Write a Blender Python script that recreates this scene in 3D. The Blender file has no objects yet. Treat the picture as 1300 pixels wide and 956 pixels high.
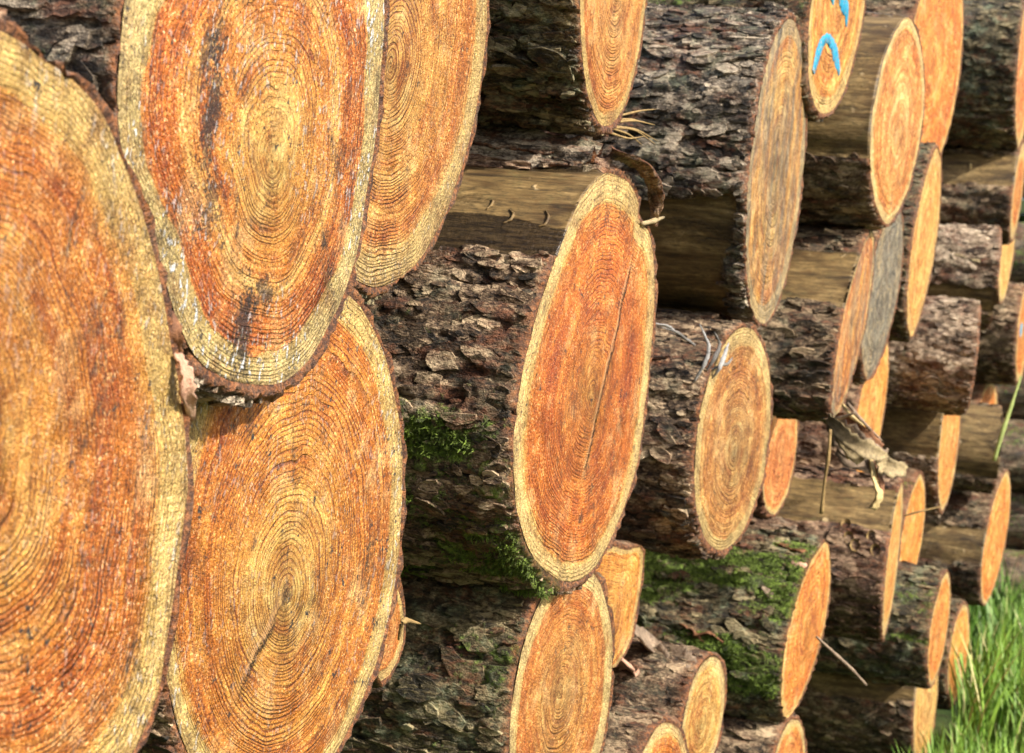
import bpy, math, random
import numpy as np
from mathutils import Vector

# ------------------------------------------------------------------ camera, sky, sun, exposure
SC = bpy.context.scene
COL = SC.collection
W, H, F = 1300.0, 956.0, 2450.0            # size of the photograph, focal length in its pixels
TH, RO = math.radians(21.2), math.radians(6.3)
CAM = np.array([.55, 0., .62])
R0 = np.array([math.cos(TH), math.sin(TH), 0]); F0 = np.array([-math.sin(TH), math.cos(TH), 0]); U0 = np.array([0, 0, 1.])
RX = math.cos(RO)*R0 + math.sin(RO)*U0
DN = math.sin(RO)*R0 - math.cos(RO)*U0
cam = bpy.data.cameras.new('camera'); camo = bpy.data.objects.new('camera', cam); COL.objects.link(camo)
cam.sensor_width = 36.0; cam.lens = 36.0*F/W; cam.clip_start = .02; cam.clip_end = 900
from mathutils import Matrix
camo.matrix_world = Matrix(((RX[0], -DN[0], -F0[0], CAM[0]), (RX[1], -DN[1], -F0[1], CAM[1]), (RX[2], -DN[2], -F0[2], CAM[2]), (0, 0, 0, 1)))
cam.dof.use_dof = True; cam.dof.focus_distance = 1.4; cam.dof.aperture_fstop = 22.0
SC.camera = camo

SUN_EL, SUN_AZ = math.radians(37), math.radians(-16)      # azimuth of the sun seen from the pile: 0 = +X, negative = towards -Y
sdir = Vector((math.cos(SUN_EL)*math.cos(SUN_AZ), math.cos(SUN_EL)*math.sin(SUN_AZ), math.sin(SUN_EL)))
wd = bpy.data.worlds.new('World'); SC.world = wd; wd.use_nodes = True
nt = wd.node_tree; nt.nodes.clear()
sk = nt.nodes.new('ShaderNodeTexSky'); sk.sky_type = 'NISHITA'; sk.sun_disc = False
sk.sun_elevation = SUN_EL; sk.sun_rotation = math.pi/2 - SUN_AZ; sk.altitude = 60; sk.dust_density = 4.0
bg = nt.nodes.new('ShaderNodeBackground'); bg.inputs[1].default_value = .15
ow = nt.nodes.new('ShaderNodeOutputWorld')
nt.links.new(sk.outputs[0], bg.inputs[0]); nt.links.new(bg.outputs[0], ow.inputs[0])
sl = bpy.data.lights.new('sun', 'SUN'); sl.energy = 5.0; sl.angle = math.radians(.55); sl.color = (1, .93, .82)
so = bpy.data.objects.new('sun', sl); COL.objects.link(so); so.rotation_euler = sdir.to_track_quat('Z', 'Y').to_euler(); so.location = (6, -2, 5)
SC.view_settings.view_transform = 'Standard'; SC.view_settings.look = 'None'
SC.view_settings.exposure = .64; SC.view_settings.gamma = 1.0

GZ = -.09                                                  # ground level

def ray(px, py): return F0 + RX*((px-W/2)/F) + DN*((py-H/2)/F)
def at(px, py, p):                                         # a point of the photograph on the plane x = p
    d = ray(px, py); return CAM + d*((p-CAM[0])/d[0])
def at_y(px, py, y):                                       # ... at the distance y along the pile
    d = ray(px, py); return CAM + d*(y/d[1])

# ------------------------------------------------------------------ noise
def _h(i, j, k, s):
    h = (i.astype(np.int64)*73856093) ^ (j.astype(np.int64)*19349663) ^ (k.astype(np.int64)*83492791) ^ (s*2654435761 & 0xffffffff)
    h = (h & 0xffffffff); h = ((h ^ (h >> 16))*0x45d9f3b) & 0xffffffff; h = ((h ^ (h >> 16))*0x45d9f3b) & 0xffffffff
    return ((h ^ (h >> 16)) & 0xffffff)/float(0xffffff)
def vn(x, y, z, s=0):
    xi, yi, zi = np.floor(x), np.floor(y), np.floor(z)
    fx, fy, fz = x-xi, y-yi, z-zi
    fx = fx*fx*fx*(fx*(fx*6-15)+10); fy = fy*fy*fy*(fy*(fy*6-15)+10); fz = fz*fz*fz*(fz*(fz*6-15)+10)
    r = 0
    for a in (0, 1):
        wx = fx if a else 1-fx
        for b in (0, 1):
            wy = fy if b else 1-fy
            for c in (0, 1):
                r = r + wx*wy*(fz if c else 1-fz)*_h(xi+a, yi+b, zi+c, s)
    return r*2-1
def fbm(x, y, z, s=0, o=4):
    r = 0; a = 1; t = 0
    for i in range(o):
        r = r + a*vn(x, y, z, s+i*17); t += a; a *= .52; x = x*2.03; y = y*2.03; z = z*2.03
    return r/t
def voro(u, v, nu, s=0):                                   # u periodic in nu cells; returns F1, F2, id hash
    ui, vi = np.floor(u), np.floor(v)
    f1 = np.full(u.shape, 9.); f2 = np.full(u.shape, 9.); idd = np.zeros(u.shape)
    for a in (-1, 0, 1):
        for b in (-1, 0, 1):
            cu, cv = ui+a, vi+b; cw = np.mod(cu, nu)
            px = cu+.08+.84*_h(cw, cv, cw*0, s); py = cv+.08+.84*_h(cw, cv, cw*0, s+5)
            d = np.hypot(px-u, py-v); hh = _h(cw, cv, cw*0, s+9)
            n = d < f1
            f2 = np.where(n, f1, np.minimum(f2, d)); idd = np.where(n, hh, idd); f1 = np.where(n, d, f1)
    return f1, f2, idd
def sst(a, b, x):
    t = np.clip((x-a)/(b-a), 0, 1); return t*t*(3-2*t)

# ------------------------------------------------------------------ mesh and object helpers
def mesh(name, V, Fc, mat=None, smooth=True, **attrs):
    me = bpy.data.meshes.new(name)
    V = np.asarray(V, np.float32)
    if isinstance(Fc, np.ndarray):
        n, k = Fc.shape
        me.vertices.add(len(V)); me.vertices.foreach_set('co', V.ravel())
        me.loops.add(n*k); me.loops.foreach_set('vertex_index', Fc.astype(np.int32).ravel())
        me.polygons.add(n); me.polygons.foreach_set('loop_start', np.arange(0, n*k, k, dtype=np.int32)); me.polygons.foreach_set('loop_total', np.full(n, k, np.int32))
        me.update(calc_edges=True)
    else:
        me.from_pydata([tuple(map(float, v)) for v in V], [], Fc); me.update()
    me.polygons.foreach_set('use_smooth', np.full(len(me.polygons), smooth))
    for k, a in attrs.items():
        a = np.asarray(a, np.float32)
        if a.ndim == 1:
            at_ = me.attributes.new(k, 'FLOAT', 'POINT'); at_.data.foreach_set('value', a)
        else:
            at_ = me.attributes.new(k, 'FLOAT_COLOR', 'POINT'); at_.data.foreach_set('color', np.c_[a, np.ones(len(a))].astype(np.float32).ravel())
    if mat: me.materials.append(mat)
    return me
def obj(name, me, parent=None, loc=None):
    o = bpy.data.objects.new(name, me); COL.objects.link(o)
    if parent: o.parent = parent
    if loc is not None: o.location = loc
    return o
def tag(o, label=None, cat=None, group=None, kind=None):
    if label: o['label'] = label
    if cat: o['category'] = cat
    if group: o['group'] = group
    if kind: o['kind'] = kind
    return o
def grid_faces(nr, nc, wrap=True):
    i = np.arange(nr-1)[:, None]; j = np.arange(nc if wrap else nc-1)[None, :]
    j2 = (j+1) % nc
    return np.stack([i*nc+j, i*nc+j2, (i+1)*nc+j2, (i+1)*nc+j], -1).reshape(-1, 4)
def compact(V, Fc, attrs):
    u, inv = np.unique(Fc, return_inverse=True)
    return V[u], inv.reshape(Fc.shape), {k: a[u] for k, a in attrs.items()}

# ------------------------------------------------------------------ node helper
class NT:
    def __init__(s, name):
        s.m = bpy.data.materials.new(name); s.m.use_nodes = True; s.t = s.m.node_tree
        s.b = s.t.nodes['Principled BSDF']
    def n(s, typ, ins=None, **pr):
        d = s.t.nodes.new('ShaderNode'+typ)
        for k, v in pr.items(): setattr(d, k, v)
        for k, v in (ins or {}).items(): s.set(d.inputs[k], v)
        return d
    def set(s, sock, v):
        if isinstance(v, bpy.types.NodeSocket): s.t.links.new(v, sock)
        elif isinstance(v, bpy.types.Node): s.t.links.new(v.outputs[0], sock)
        else: sock.default_value = v
    def attr(s, name): return s.n('Attribute', attribute_name=name).outputs['Fac']
    def attrc(s, name): return s.n('Attribute', attribute_name=name).outputs['Color']
    def math(s, op, a, b=0., c=None, clamp=False):
        d = s.n('Math', operation=op, use_clamp=clamp); s.set(d.inputs[0], a); s.set(d.inputs[1], b)
        if c is not None: s.set(d.inputs[2], c)
        return d.outputs[0]
    def sst(s, a, b, x):
        d = s.n('MapRange', interpolation_type='SMOOTHSTEP'); s.set(d.inputs[0], x); d.inputs[1].default_value = a; d.inputs[2].default_value = b
        return d.outputs[0]
    def noise(s, vec, scale, detail=3., rough=.55, dist=0.):
        return s.n('TexNoise', {'Vector': vec, 'Scale': scale, 'Detail': detail, 'Roughness': rough, 'Distortion': dist}).outputs['Fac']
    def mix(s, f, a, b, mode='MIX'):
        d = s.n('Mix', data_type='RGBA', blend_type=mode); s.set(d.inputs[0], f)
        for k, v in ((6, a), (7, b)):
            s.set(d.inputs[k], (*v, 1) if isinstance(v, tuple) and len(v) == 3 else v)
        return d.outputs[2]
    def ramp(s, f, stops, interp='LINEAR'):
        d = s.n('ValToRGB'); s.set(d.inputs[0], f); cr = d.color_ramp; cr.interpolation = interp
        while len(cr.elements) < len(stops): cr.elements.new(.5)
        for e, (p, c) in zip(cr.elements, stops): e.position = p; e.color = (*c, 1)
        return d.outputs[0]
    def mapping(s, vec, scale=(1, 1, 1), loc=(0, 0, 0), rot=(0, 0, 0)):
        return s.n('Mapping', {'Vector': vec, 'Scale': scale, 'Location': loc, 'Rotation': rot}).outputs[0]
    def bump(s, h, strength, dist, nrm=None):
        ins = {'Height': h, 'Strength': strength, 'Distance': dist}
        if nrm is not None: ins['Normal'] = nrm
        return s.n('Bump', ins).outputs[0]
    def out(s, col, rough=.6, nrm=None, spec=.4):
        s.set(s.b.inputs['Base Color'], (*col, 1) if isinstance(col, tuple) else col); s.set(s.b.inputs['Roughness'], rough)
        s.b.inputs['Specular IOR Level'].default_value = spec
        if nrm is not None: s.set(s.b.inputs['Normal'], nrm)
        return s.m

# ------------------------------------------------------------------ wood of the cut ends
def wood_mat(name, stops, nrings=34, seed=0, late=.55, stain=.35, speck=.5, saw=(0., .35), greyed=0., resin=0., crack=None, knots=None, grain=1., gscale=560., sapring=False):
    """stops: colours from pith to bark; nrings growth rings; saw=(angle, strength) of the chainsaw scoring."""
    m = NT(name)
    P = m.n('TexCoord').outputs['Object']; P = m.mapping(P, loc=(seed*1.37, seed*2.11, seed*.73))
    rn = m.attr('rn'); cn = m.attr('cn'); ca = m.attr('ca'); sa = m.attr('sa')
    w1 = m.noise(P, 9, 3, .6); w2 = m.noise(P, 60, 2, .6)
    rw = m.math('ADD', rn, m.math('MULTIPLY', m.math('SUBTRACT', w1, .5), .10))
    # irregular ring widths
    comb = m.n('CombineXYZ', {'X': m.math('MULTIPLY', rn, 7.), 'Y': seed*3.1}).outputs[0]
    irr = m.noise(comb, 1.0, 2, .6)
    ph = m.math('MULTIPLY_ADD', rw, float(nrings), m.math('MULTIPLY', irr, 7.))
    ph = m.math('ADD', ph, m.math('MULTIPLY', m.math('SUBTRACT', w2, .5), .22+.09*(seed*7 % 5)))
    fr = m.math('FRACT', ph)
    lat = m.math('MULTIPLY', m.sst(.45, .84, fr), m.math('SUBTRACT', 1., m.sst(.92, 1., fr)))
    # every ring has its own strength
    rid = m.n('TexWhiteNoise', {'W': m.math('FLOOR', ph)}, noise_dimensions='1D').outputs[0]
    lat = m.math('MULTIPLY', lat, m.math('MULTIPLY_ADD', rid, .75, .5))
    patch = m.noise(P, 16, 4, .65)
    lat = m.math('MULTIPLY', lat, m.math('MULTIPLY_ADD', m.sst(.32, .62, patch), .85, .3))
    cw = m.math('ADD', cn, m.math('MULTIPLY', m.math('SUBTRACT', w1, .5), .16 if not sapring else .9))
    base = m.ramp(m.math('ADD', cw, m.math('MULTIPLY', m.math('SUBTRACT', w2, .5), .05 if not sapring else .3)), stops)
    if not sapring:
        bd = m.noise(m.n('CombineXYZ', {'X': m.math('MULTIPLY', rw, 11.), 'Y': m.math('MULTIPLY', ca, .7), 'Z': m.math('MULTIPLY_ADD', sa, .7, seed*5.3)}).outputs[0], 1., 3, .65)
        base = m.mix(m.math('MULTIPLY', m.sst(.50, .66, bd), .75), base, m.mix(1., base, (1.35, 1.8, 2.5), 'MULTIPLY'))
        base = m.mix(m.math('MULTIPLY', m.sst(.48, .32, bd), .8), base, m.mix(1., base, (.76, .48, .32), 'MULTIPLY'))
    dark = m.mix(1., base, (.36, .165, .07), 'MULTIPLY')
    c = m.mix(m.math('MULTIPLY', lat, late), base, dark)
    # big tonal drift, both ways
    dr = m.noise(P, 22, 5, .7)
    c = m.mix(m.math('MULTIPLY', m.sst(.5, .70, dr), .7), c, m.mix(1., c, (.62, .38, .25), 'MULTIPLY'))
    c = m.mix(m.math('MULTIPLY', m.sst(.48, .30, dr), .6), c, m.mix(.55, c, (.86, .60, .28)))
    # torn fibre tufts: small pale flecks stretched along the rings
    pol = m.n('CombineXYZ', {'X': m.math('MULTIPLY', rn, float(nrings)*1.6), 'Y': m.math('MULTIPLY', ca, float(nrings)*1.1), 'Z': m.math('MULTIPLY', sa, float(nrings)*1.1)}).outputs[0]
    tuft = m.noise(pol, 1.0, 3, .75)
    fine = m.noise(P, 520, 2, .7)
    tf = m.math('MULTIPLY', m.sst(.52, .74, tuft), m.sst(.40, .62, fine))
    c = m.mix(m.math('MULTIPLY', tf, min(1., speck*1.25)), c, m.mix(.75, c, (.98, .80, .50)))
    pit = m.math('MULTIPLY', m.sst(.58, .75, m.noise(pol, 1.35, 3, .75)), m.sst(.5, .66, m.noise(P, 330, 2, .6)))
    c = m.mix(m.math('MULTIPLY', pit, .62), c, m.mix(1., c, (.28, .17, .12), 'MULTIPLY'))
    # weather stains
    st = m.math('MULTIPLY', m.sst(.53, .68, m.noise(m.mapping(P, (1, 1.5, .7)), 13, 6, .72, .6)), m.sst(.38, .6, m.noise(P, 130, 3, .7)))
    c = m.mix(m.math('MULTIPLY', st, min(1., stain*1.3)), c, (.040, .022, .012))
    dots = m.math('MULTIPLY', m.sst(.595, .65, m.noise(P, 125, 4, .72)), m.sst(.40, .58, m.noise(P, 14, 3)))
    c = m.mix(m.math('MULTIPLY', dots, min(1., stain*2.2)), c, (.03, .024, .025))
    if knots:                                                # dark marks (y, z, radius_y, radius_z, strength) in metres about the face centre
        Pk = m.n('TexCoord').outputs['Object']; sp = m.n('SeparateXYZ', {0: Pk})
        wob = m.math('ADD', m.math('MULTIPLY', m.math('SUBTRACT', m.noise(P, 60, 3, .7), .5), 2.2), m.math('MULTIPLY', m.math('SUBTRACT', m.noise(P, 260, 3, .8), .5), 4.2))
        for (ky, kz, ry, rz, ks) in knots:
            a = m.math('DIVIDE', m.math('SUBTRACT', sp.outputs[1], ky), ry); b = m.math('DIVIDE', m.math('SUBTRACT', sp.outputs[2], kz), rz)
            d = m.math('SQRT', m.math('ADD', m.math('MULTIPLY', a, a), m.math('MULTIPLY', b, b)))
            c = m.mix(m.math('MULTIPLY', m.sst(1.05, .55, m.math('ADD', d, wob)), ks), c, (.016, .010, .009))
    if greyed > 0:
        g = m.sst(.42-.25*greyed, .75-.25*greyed, m.noise(m.mapping(P, (1, 2.2, .6)), 12, 5, .7))
        c = m.mix(m.math('MULTIPLY', g, .85), c, m.mix(m.sst(.4, .7, m.noise(P, 45, 4, .7)), (.06, .057, .048), (.23, .205, .155)))
    # chainsaw scoring
    sv = m.mapping(P, (1, 1, 1), rot=(saw[0], 0, 0))
    svs = m.n('SeparateXYZ', {0: sv})
    sc = m.n('CombineXYZ', {'X': m.math('MULTIPLY', svs.outputs[1], 190.), 'Y': m.math('MULTIPLY', svs.outputs[2], 7.)}).outputs[0]
    score = m.noise(sc, 1.0, 3, .7)
    c = m.mix(m.math('MULTIPLY', m.sst(.55, .8, score), saw[1]*.55), c, m.mix(1., c, (.60, .45, .34), 'MULTIPLY'))
    c = m.mix(m.math('MULTIPLY', m.sst(.45, .2, score), saw[1]*.4), c, m.mix(.6, c, (.85, .66, .38)))
    ga = m.noise(P, gscale, 2, .9); gb = m.noise(pol, 1.0, 3, .75); gc = m.noise(P, 48, 5, .8)
    gr = m.math('ADD', m.math('MULTIPLY', m.math('SUBTRACT', ga, .5), 2.5*grain), m.math('MULTIPLY', m.math('SUBTRACT', gb, .5), 1.3*grain))
    gr = m.math('ADD', gr, m.math('MULTIPLY', m.math('SUBTRACT', gc, .5), 2.3*grain))
    val = m.math('MINIMUM', m.math('MAXIMUM', m.math('MULTIPLY_ADD', gr, 1.0, 1.02), .24), 1.75)
    c = m.mix(m.math('MULTIPLY', m.sst(.15, .75, gr), .45), c, (.62, .43, .16))
    c = m.mix(m.math('MULTIPLY', m.sst(-.10, -.70, gr), .5), c, m.mix(1., c, (.95, .62, .42), 'MULTIPLY'))
    c = m.n('HueSaturation', {'Color': c, 'Value': val, 'Saturation': 1.04}).outputs[0]
    ax_, az_ = math.cos(saw[0]*3+1.1)*.55, math.sin(saw[0]*3+1.1)*.55
    ps = m.n('SeparateXYZ', {0: m.n('TexCoord').outputs['Object']})
    da = m.math('SUBTRACT', ps.outputs[1], ax_); db = m.math('SUBTRACT', ps.outputs[2], az_)
    dd = m.math('SQRT', m.math('ADD', m.math('MULTIPLY', da, da), m.math('MULTIPLY', db, db)))
    arc = m.noise(m.n('CombineXYZ', {'X': m.math('MULTIPLY', dd, 95.), 'Y': m.math('ARCTAN2', da, db), 'Z': float(seed)}).outputs[0], 1., 3, .7)
    c = m.mix(m.math('MULTIPLY', m.sst(.52, .68, arc), .5*saw[1]), c, m.mix(1., c, (.62, .50, .40), 'MULTIPLY'))
    h = m.math('MULTIPLY_ADD', lat, .45, m.math('MULTIPLY', tuft, .9))
    h = m.math('ADD', h, m.math('MULTIPLY', fine, .7)); h = m.math('ADD', h, m.math('MULTIPLY', score, 1.6*saw[1]))
    h = m.math('SUBTRACT', h, m.math('MULTIPLY', pit, .8)); h = m.math('ADD', h, m.math('MULTIPLY', arc, 1.8*saw[1]))
    if crack:                                                # y0,z0,y1,z1 : a step left where the saw was re-set
        Pk = m.n('TexCoord').outputs['Object']; sp = m.n('SeparateXYZ', {0: Pk})
        y0, z0, y1, z1 = crack; L = math.hypot(y1-y0, z1-z0); ty, tz = (y1-y0)/L, (z1-z0)/L
        a = m.math('SUBTRACT', sp.outputs[1], y0); b = m.math('SUBTRACT', sp.outputs[2], z0)
        t = m.math('ADD', m.math('MULTIPLY', a, ty), m.math('MULTIPLY', b, tz))
        d = m.math('SUBTRACT', m.math('MULTIPLY', a, tz), m.math('MULTIPLY', b, ty))
        d = m.math('ADD', d, m.math('MULTIPLY', m.math('SUBTRACT', m.noise(P, 30, 5, .75), .5), .022))
        inside = m.math('MULTIPLY', m.sst(-.03, .03, t), m.sst(L+.03, L-.03, t))
        ln = m.math('MULTIPLY', m.math('MULTIPLY', m.math('SUBTRACT', 1., m.sst(.0004, .0022, m.math('ABSOLUTE', d))), inside), m.sst(.36, .56, m.noise(P, 55, 3, .7)))
        li = m.math('MULTIPLY', m.math('SUBTRACT', 1., m.sst(.001, .0045, m.math('ABSOLUTE', m.math('SUBTRACT', d, .0045)))), inside)
        c = m.mix(m.math('MULTIPLY', ln, .8), c, (.10, .035, .015)); c = m.mix(m.math('MULTIPLY', li, .45), c, (.72, .42, .2))
        h = m.math('ADD', h, m.math('MULTIPLY', m.math('MULTIPLY', m.sst(-.004, .004, d), inside), 4.))
    rough = m.math('SUBTRACT', .66, m.math('MULTIPLY', m.sst(.5, .66, m.noise(P, 27, 4, .7)), .30))
    if resin > 0:
        rs = m.math('MULTIPLY', m.sst(.59, .63, m.noise(m.mapping(P, (1, 1.6, .7)), 190, 2, .6)), m.sst(.40, .55, m.noise(P, 17, 2)))
        rs = m.math('MULTIPLY', rs, resin)
        c = m.mix(m.math('MULTIPLY', rs, .9), c, (.72, .72, .72)); h = m.math('ADD', h, m.math('MULTIPLY', rs, 2.)); rough = m.math('MULTIPLY_ADD', rs, -.30, rough)  # pale resin specks, doubling as wet glints painted into the colour
    return m.out(c, rough, m.bump(h, 1., .0034), .5)

# ------------------------------------------------------------------ bark and bare wood
def bark_mat(name, dark, mid, pale, red=(.15, .050, .020), moss=(.19, .29, .035), lichen=0., wet=.42):
    m = NT(name); P = m.n('TexCoord').outputs['Object']
    Pl = m.mapping(P, (.4, 1, 1))
    t = m.attr('tint'); n1 = m.noise(Pl, 60, 5, .7); n2 = m.noise(Pl, 260, 4, .7); n3 = m.noise(P, 11, 4, .65)
    f = m.math('ADD', m.math('MULTIPLY', t, .55), m.math('MULTIPLY', m.math('SUBTRACT', n1, .5), 1.5)); f = m.math('ADD', f, m.math('MULTIPLY', m.math('SUBTRACT', n2, .5), 1.0))
    f = m.math('ADD', m.math('MULTIPLY', f, 1.3), .02); f = m.math('ADD', f, m.math('MULTIPLY', m.math('SUBTRACT', m.noise(Pl, 520, 2, .8), .5), .8))
    c = m.ramp(f, [(0., dark), (.38, mid), (.78, pale), (1., tuple(min(1, x*1.35) for x in pale))])
    c = m.mix(m.math('MULTIPLY', m.sst(.48, .62, m.noise(Pl, 34, 5, .75)), .85), c, m.mix(m.sst(.38, .66, n2), tuple(x*.22 for x in red), tuple(x*1.35 for x in red)))
    if lichen: c = m.mix(m.math('MULTIPLY', m.sst(.50, .66, m.noise(P, 33, 5, .72)), lichen), c, m.mix(m.sst(.4, .6, n2), (.08, .10, .055), (.25, .28, .17)))
    ms = m.attr('moss')
    mf = m.sst(.30, .62, m.math('ADD', ms, m.math('MULTIPLY', m.math('SUBTRACT', m.noise(P, 70, 5, .75), .5), 1.5)))
    mf = m.math('MULTIPLY', mf, m.sst(.02, .22, ms))
    mc = m.mix(m.sst(.35, .68, m.noise(P, 190, 4, .75)), tuple(x*.40 for x in moss), tuple(x*1.9 for x in moss))
    c = m.mix(m.math('MULTIPLY', mf, .9), c, mc)
    rim = m.attr('rim')
    c = m.mix(m.math('MULTIPLY', rim, .85), c, m.mix(m.sst(.4, .66, m.noise(P, 240, 3, .7)), (.06, .020, .008), (.30, .105, .028)))
    h = m.math('MULTIPLY_ADD', n2, .9, m.math('MULTIPLY', n1, 1.2)); h = m.math('ADD', h, m.math('MULTIPLY', m.noise(P, 700, 2, .6), .3))
    h = m.math('ADD', h, m.math('MULTIPLY', m.math('MULTIPLY', mf, m.noise(P, 420, 3, .8)), 2.))
    rough = m.math('SUBTRACT', .78, m.math('MULTIPLY', m.sst(.48, .64, n3), wet))
    return m.out(c, rough, m.bump(h, 1., .005), .5)
def bare_mat():
    m = NT('bare_wood'); P = m.n('TexCoord').outputs['Object']
    Pl = m.mapping(P, (.12, 1, 1)); n1 = m.noise(Pl, 70, 5, .7, .4); n2 = m.noise(Pl, 330, 4, .7); n3 = m.noise(m.mapping(P, (.45, 1, 1)), 17, 5, .7, .5)
    c = m.ramp(m.math('ADD', m.math('MULTIPLY', n1, .7), m.math('MULTIPLY', n2, .3)), [(.34, (.030, .018, .006)), (.50, (.16, .102, .036)), (.68, (.38, .265, .115))])
    c = m.mix(m.math('MULTIPLY', m.sst(.47, .62, m.noise(m.mapping(P, (.5, 1, 1)), 30, 5, .8)), .85), c, m.mix(1., c, (.34, .27, .20), 'MULTIPLY'))
    c = m.mix(m.math('MULTIPLY', m.sst(.50, .66, n3), .6), c, m.mix(m.sst(.4, .6, n2), (.022, .018, .014), (.075, .055, .035)))
    c = m.mix(m.math('MULTIPLY', m.sst(.48, .66, m.noise(m.mapping(P, (.3, 1, 1)), 15, 5, .75)), .6), c, m.mix(1., c, (.40, .36, .26), 'MULTIPLY'))
    c = m.mix(m.math('MULTIPLY', m.sst(.55, .7, m.noise(P, 38, 4, .7)), .35), c, (.11, .10, .035))
    # cambium scars
    v = m.n('TexVoronoi', {'Vector': m.mapping(P, (1, 1, 1)), 'Scale': 26., 'Randomness': 1.}, feature='F1').outputs['Distance']
    scar = m.math('MULTIPLY', m.math('SUBTRACT', 1., m.sst(.02, .07, m.math('ABSOLUTE', m.math('SUBTRACT', v, .17)))), m.sst(.55, .68, m.noise(P, 30, 2)))
    c = m.mix(m.math('MULTIPLY', scar, .7), c, (.48, .36, .19))
    hv_ = m.math('MAXIMUM', m.math('MULTIPLY_ADD', m.math('SUBTRACT', m.noise(m.mapping(P, (.5, 1, 1)), 240, 4, .8), .5), 3.2, 1.), .2)
    c = m.n('HueSaturation', {'Color': c, 'Value': hv_, 'Saturation': 1.}).outputs[0]
    wt = m.sst(.3, .7, m.math('ADD', m.attr('wet'), m.math('MULTIPLY', m.math('SUBTRACT', m.noise(m.mapping(P, (.5, 1, 1)), 90, 4, .75), .5), .9)))
    c = m.mix(m.math('MULTIPLY', wt, .9), c, m.mix(m.sst(.4, .65, n2), (.010, .0075, .0055), (.045, .030, .015)))
    rough = m.math('SUBTRACT', .62, m.math('MULTIPLY', m.math('MAXIMUM', wt, m.sst(.5, .68, n3)), .40))
    h = m.math('ADD', m.math('MULTIPLY', n1, .8), m.math('MULTIPLY', n2, .7)); h = m.math('ADD', h, m.math('MULTIPLY', scar, .8))
    h = m.math('ADD', h, m.math('MULTIPLY', m.math('MULTIPLY', m.noise(P, 210, 3, .7), m.math('MAXIMUM', wt, m.sst(.5, .66, n3))), .8))
    return m.out(c, rough, m.bump(h, .8, .0025), .5)
BARK = dict(
    brown=bark_mat('bark_brown', (.010, .0065, .0035), (.11, .066, .036), (.43, .315, .195), lichen=.25),
    grey=bark_mat('bark_grey', (.012, .009, .006), (.085, .062, .041), (.40, .325, .235), lichen=.4),
    olive=bark_mat('bark_olive', (.011, .0085, .004), (.075, .058, .026), (.31, .25, .135), lichen=.75),
    pink=bark_mat('bark_pink', (.036, .022, .013), (.24, .165, .105), (.60, .48, .345), lichen=.2),
    dark=bark_mat('bark_dark', (.015, .010, .0055), (.10, .062, .033), (.36, .26, .155), lichen=.3),
    red=bark_mat('bark_red', (.015, .008, .0045), (.12, .062, .035), (.40, .27, .17)))
BARE = bare_mat()

def smooth_outline(P, n):                                  # closed Catmull-Rom through the traced points, n samples by arc length
    P = np.asarray(P); k = len(P); out = []
    for i in range(k):
        p0, p1, p2, p3 = P[i-1], P[i], P[(i+1) % k], P[(i+2) % k]
        for t in np.linspace(0, 1, 12, endpoint=False):
            out.append(.5*((2*p1)+(-p0+p2)*t+(2*p0-5*p1+4*p2-p3)*t*t+(-p0+3*p1-3*p2+p3)*t**3))
    return np.array(out)
def ell(cx, cy, hh, hw, lean=.1, n=40, pt=1.):
    t = np.linspace(0, 2*math.pi, n, endpoint=False)
    return np.stack([cx+hw*np.sign(np.cos(t))*abs(np.cos(t))**pt+lean*hh*np.sin(t), cy-hh*np.sin(t)], 1)

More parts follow.
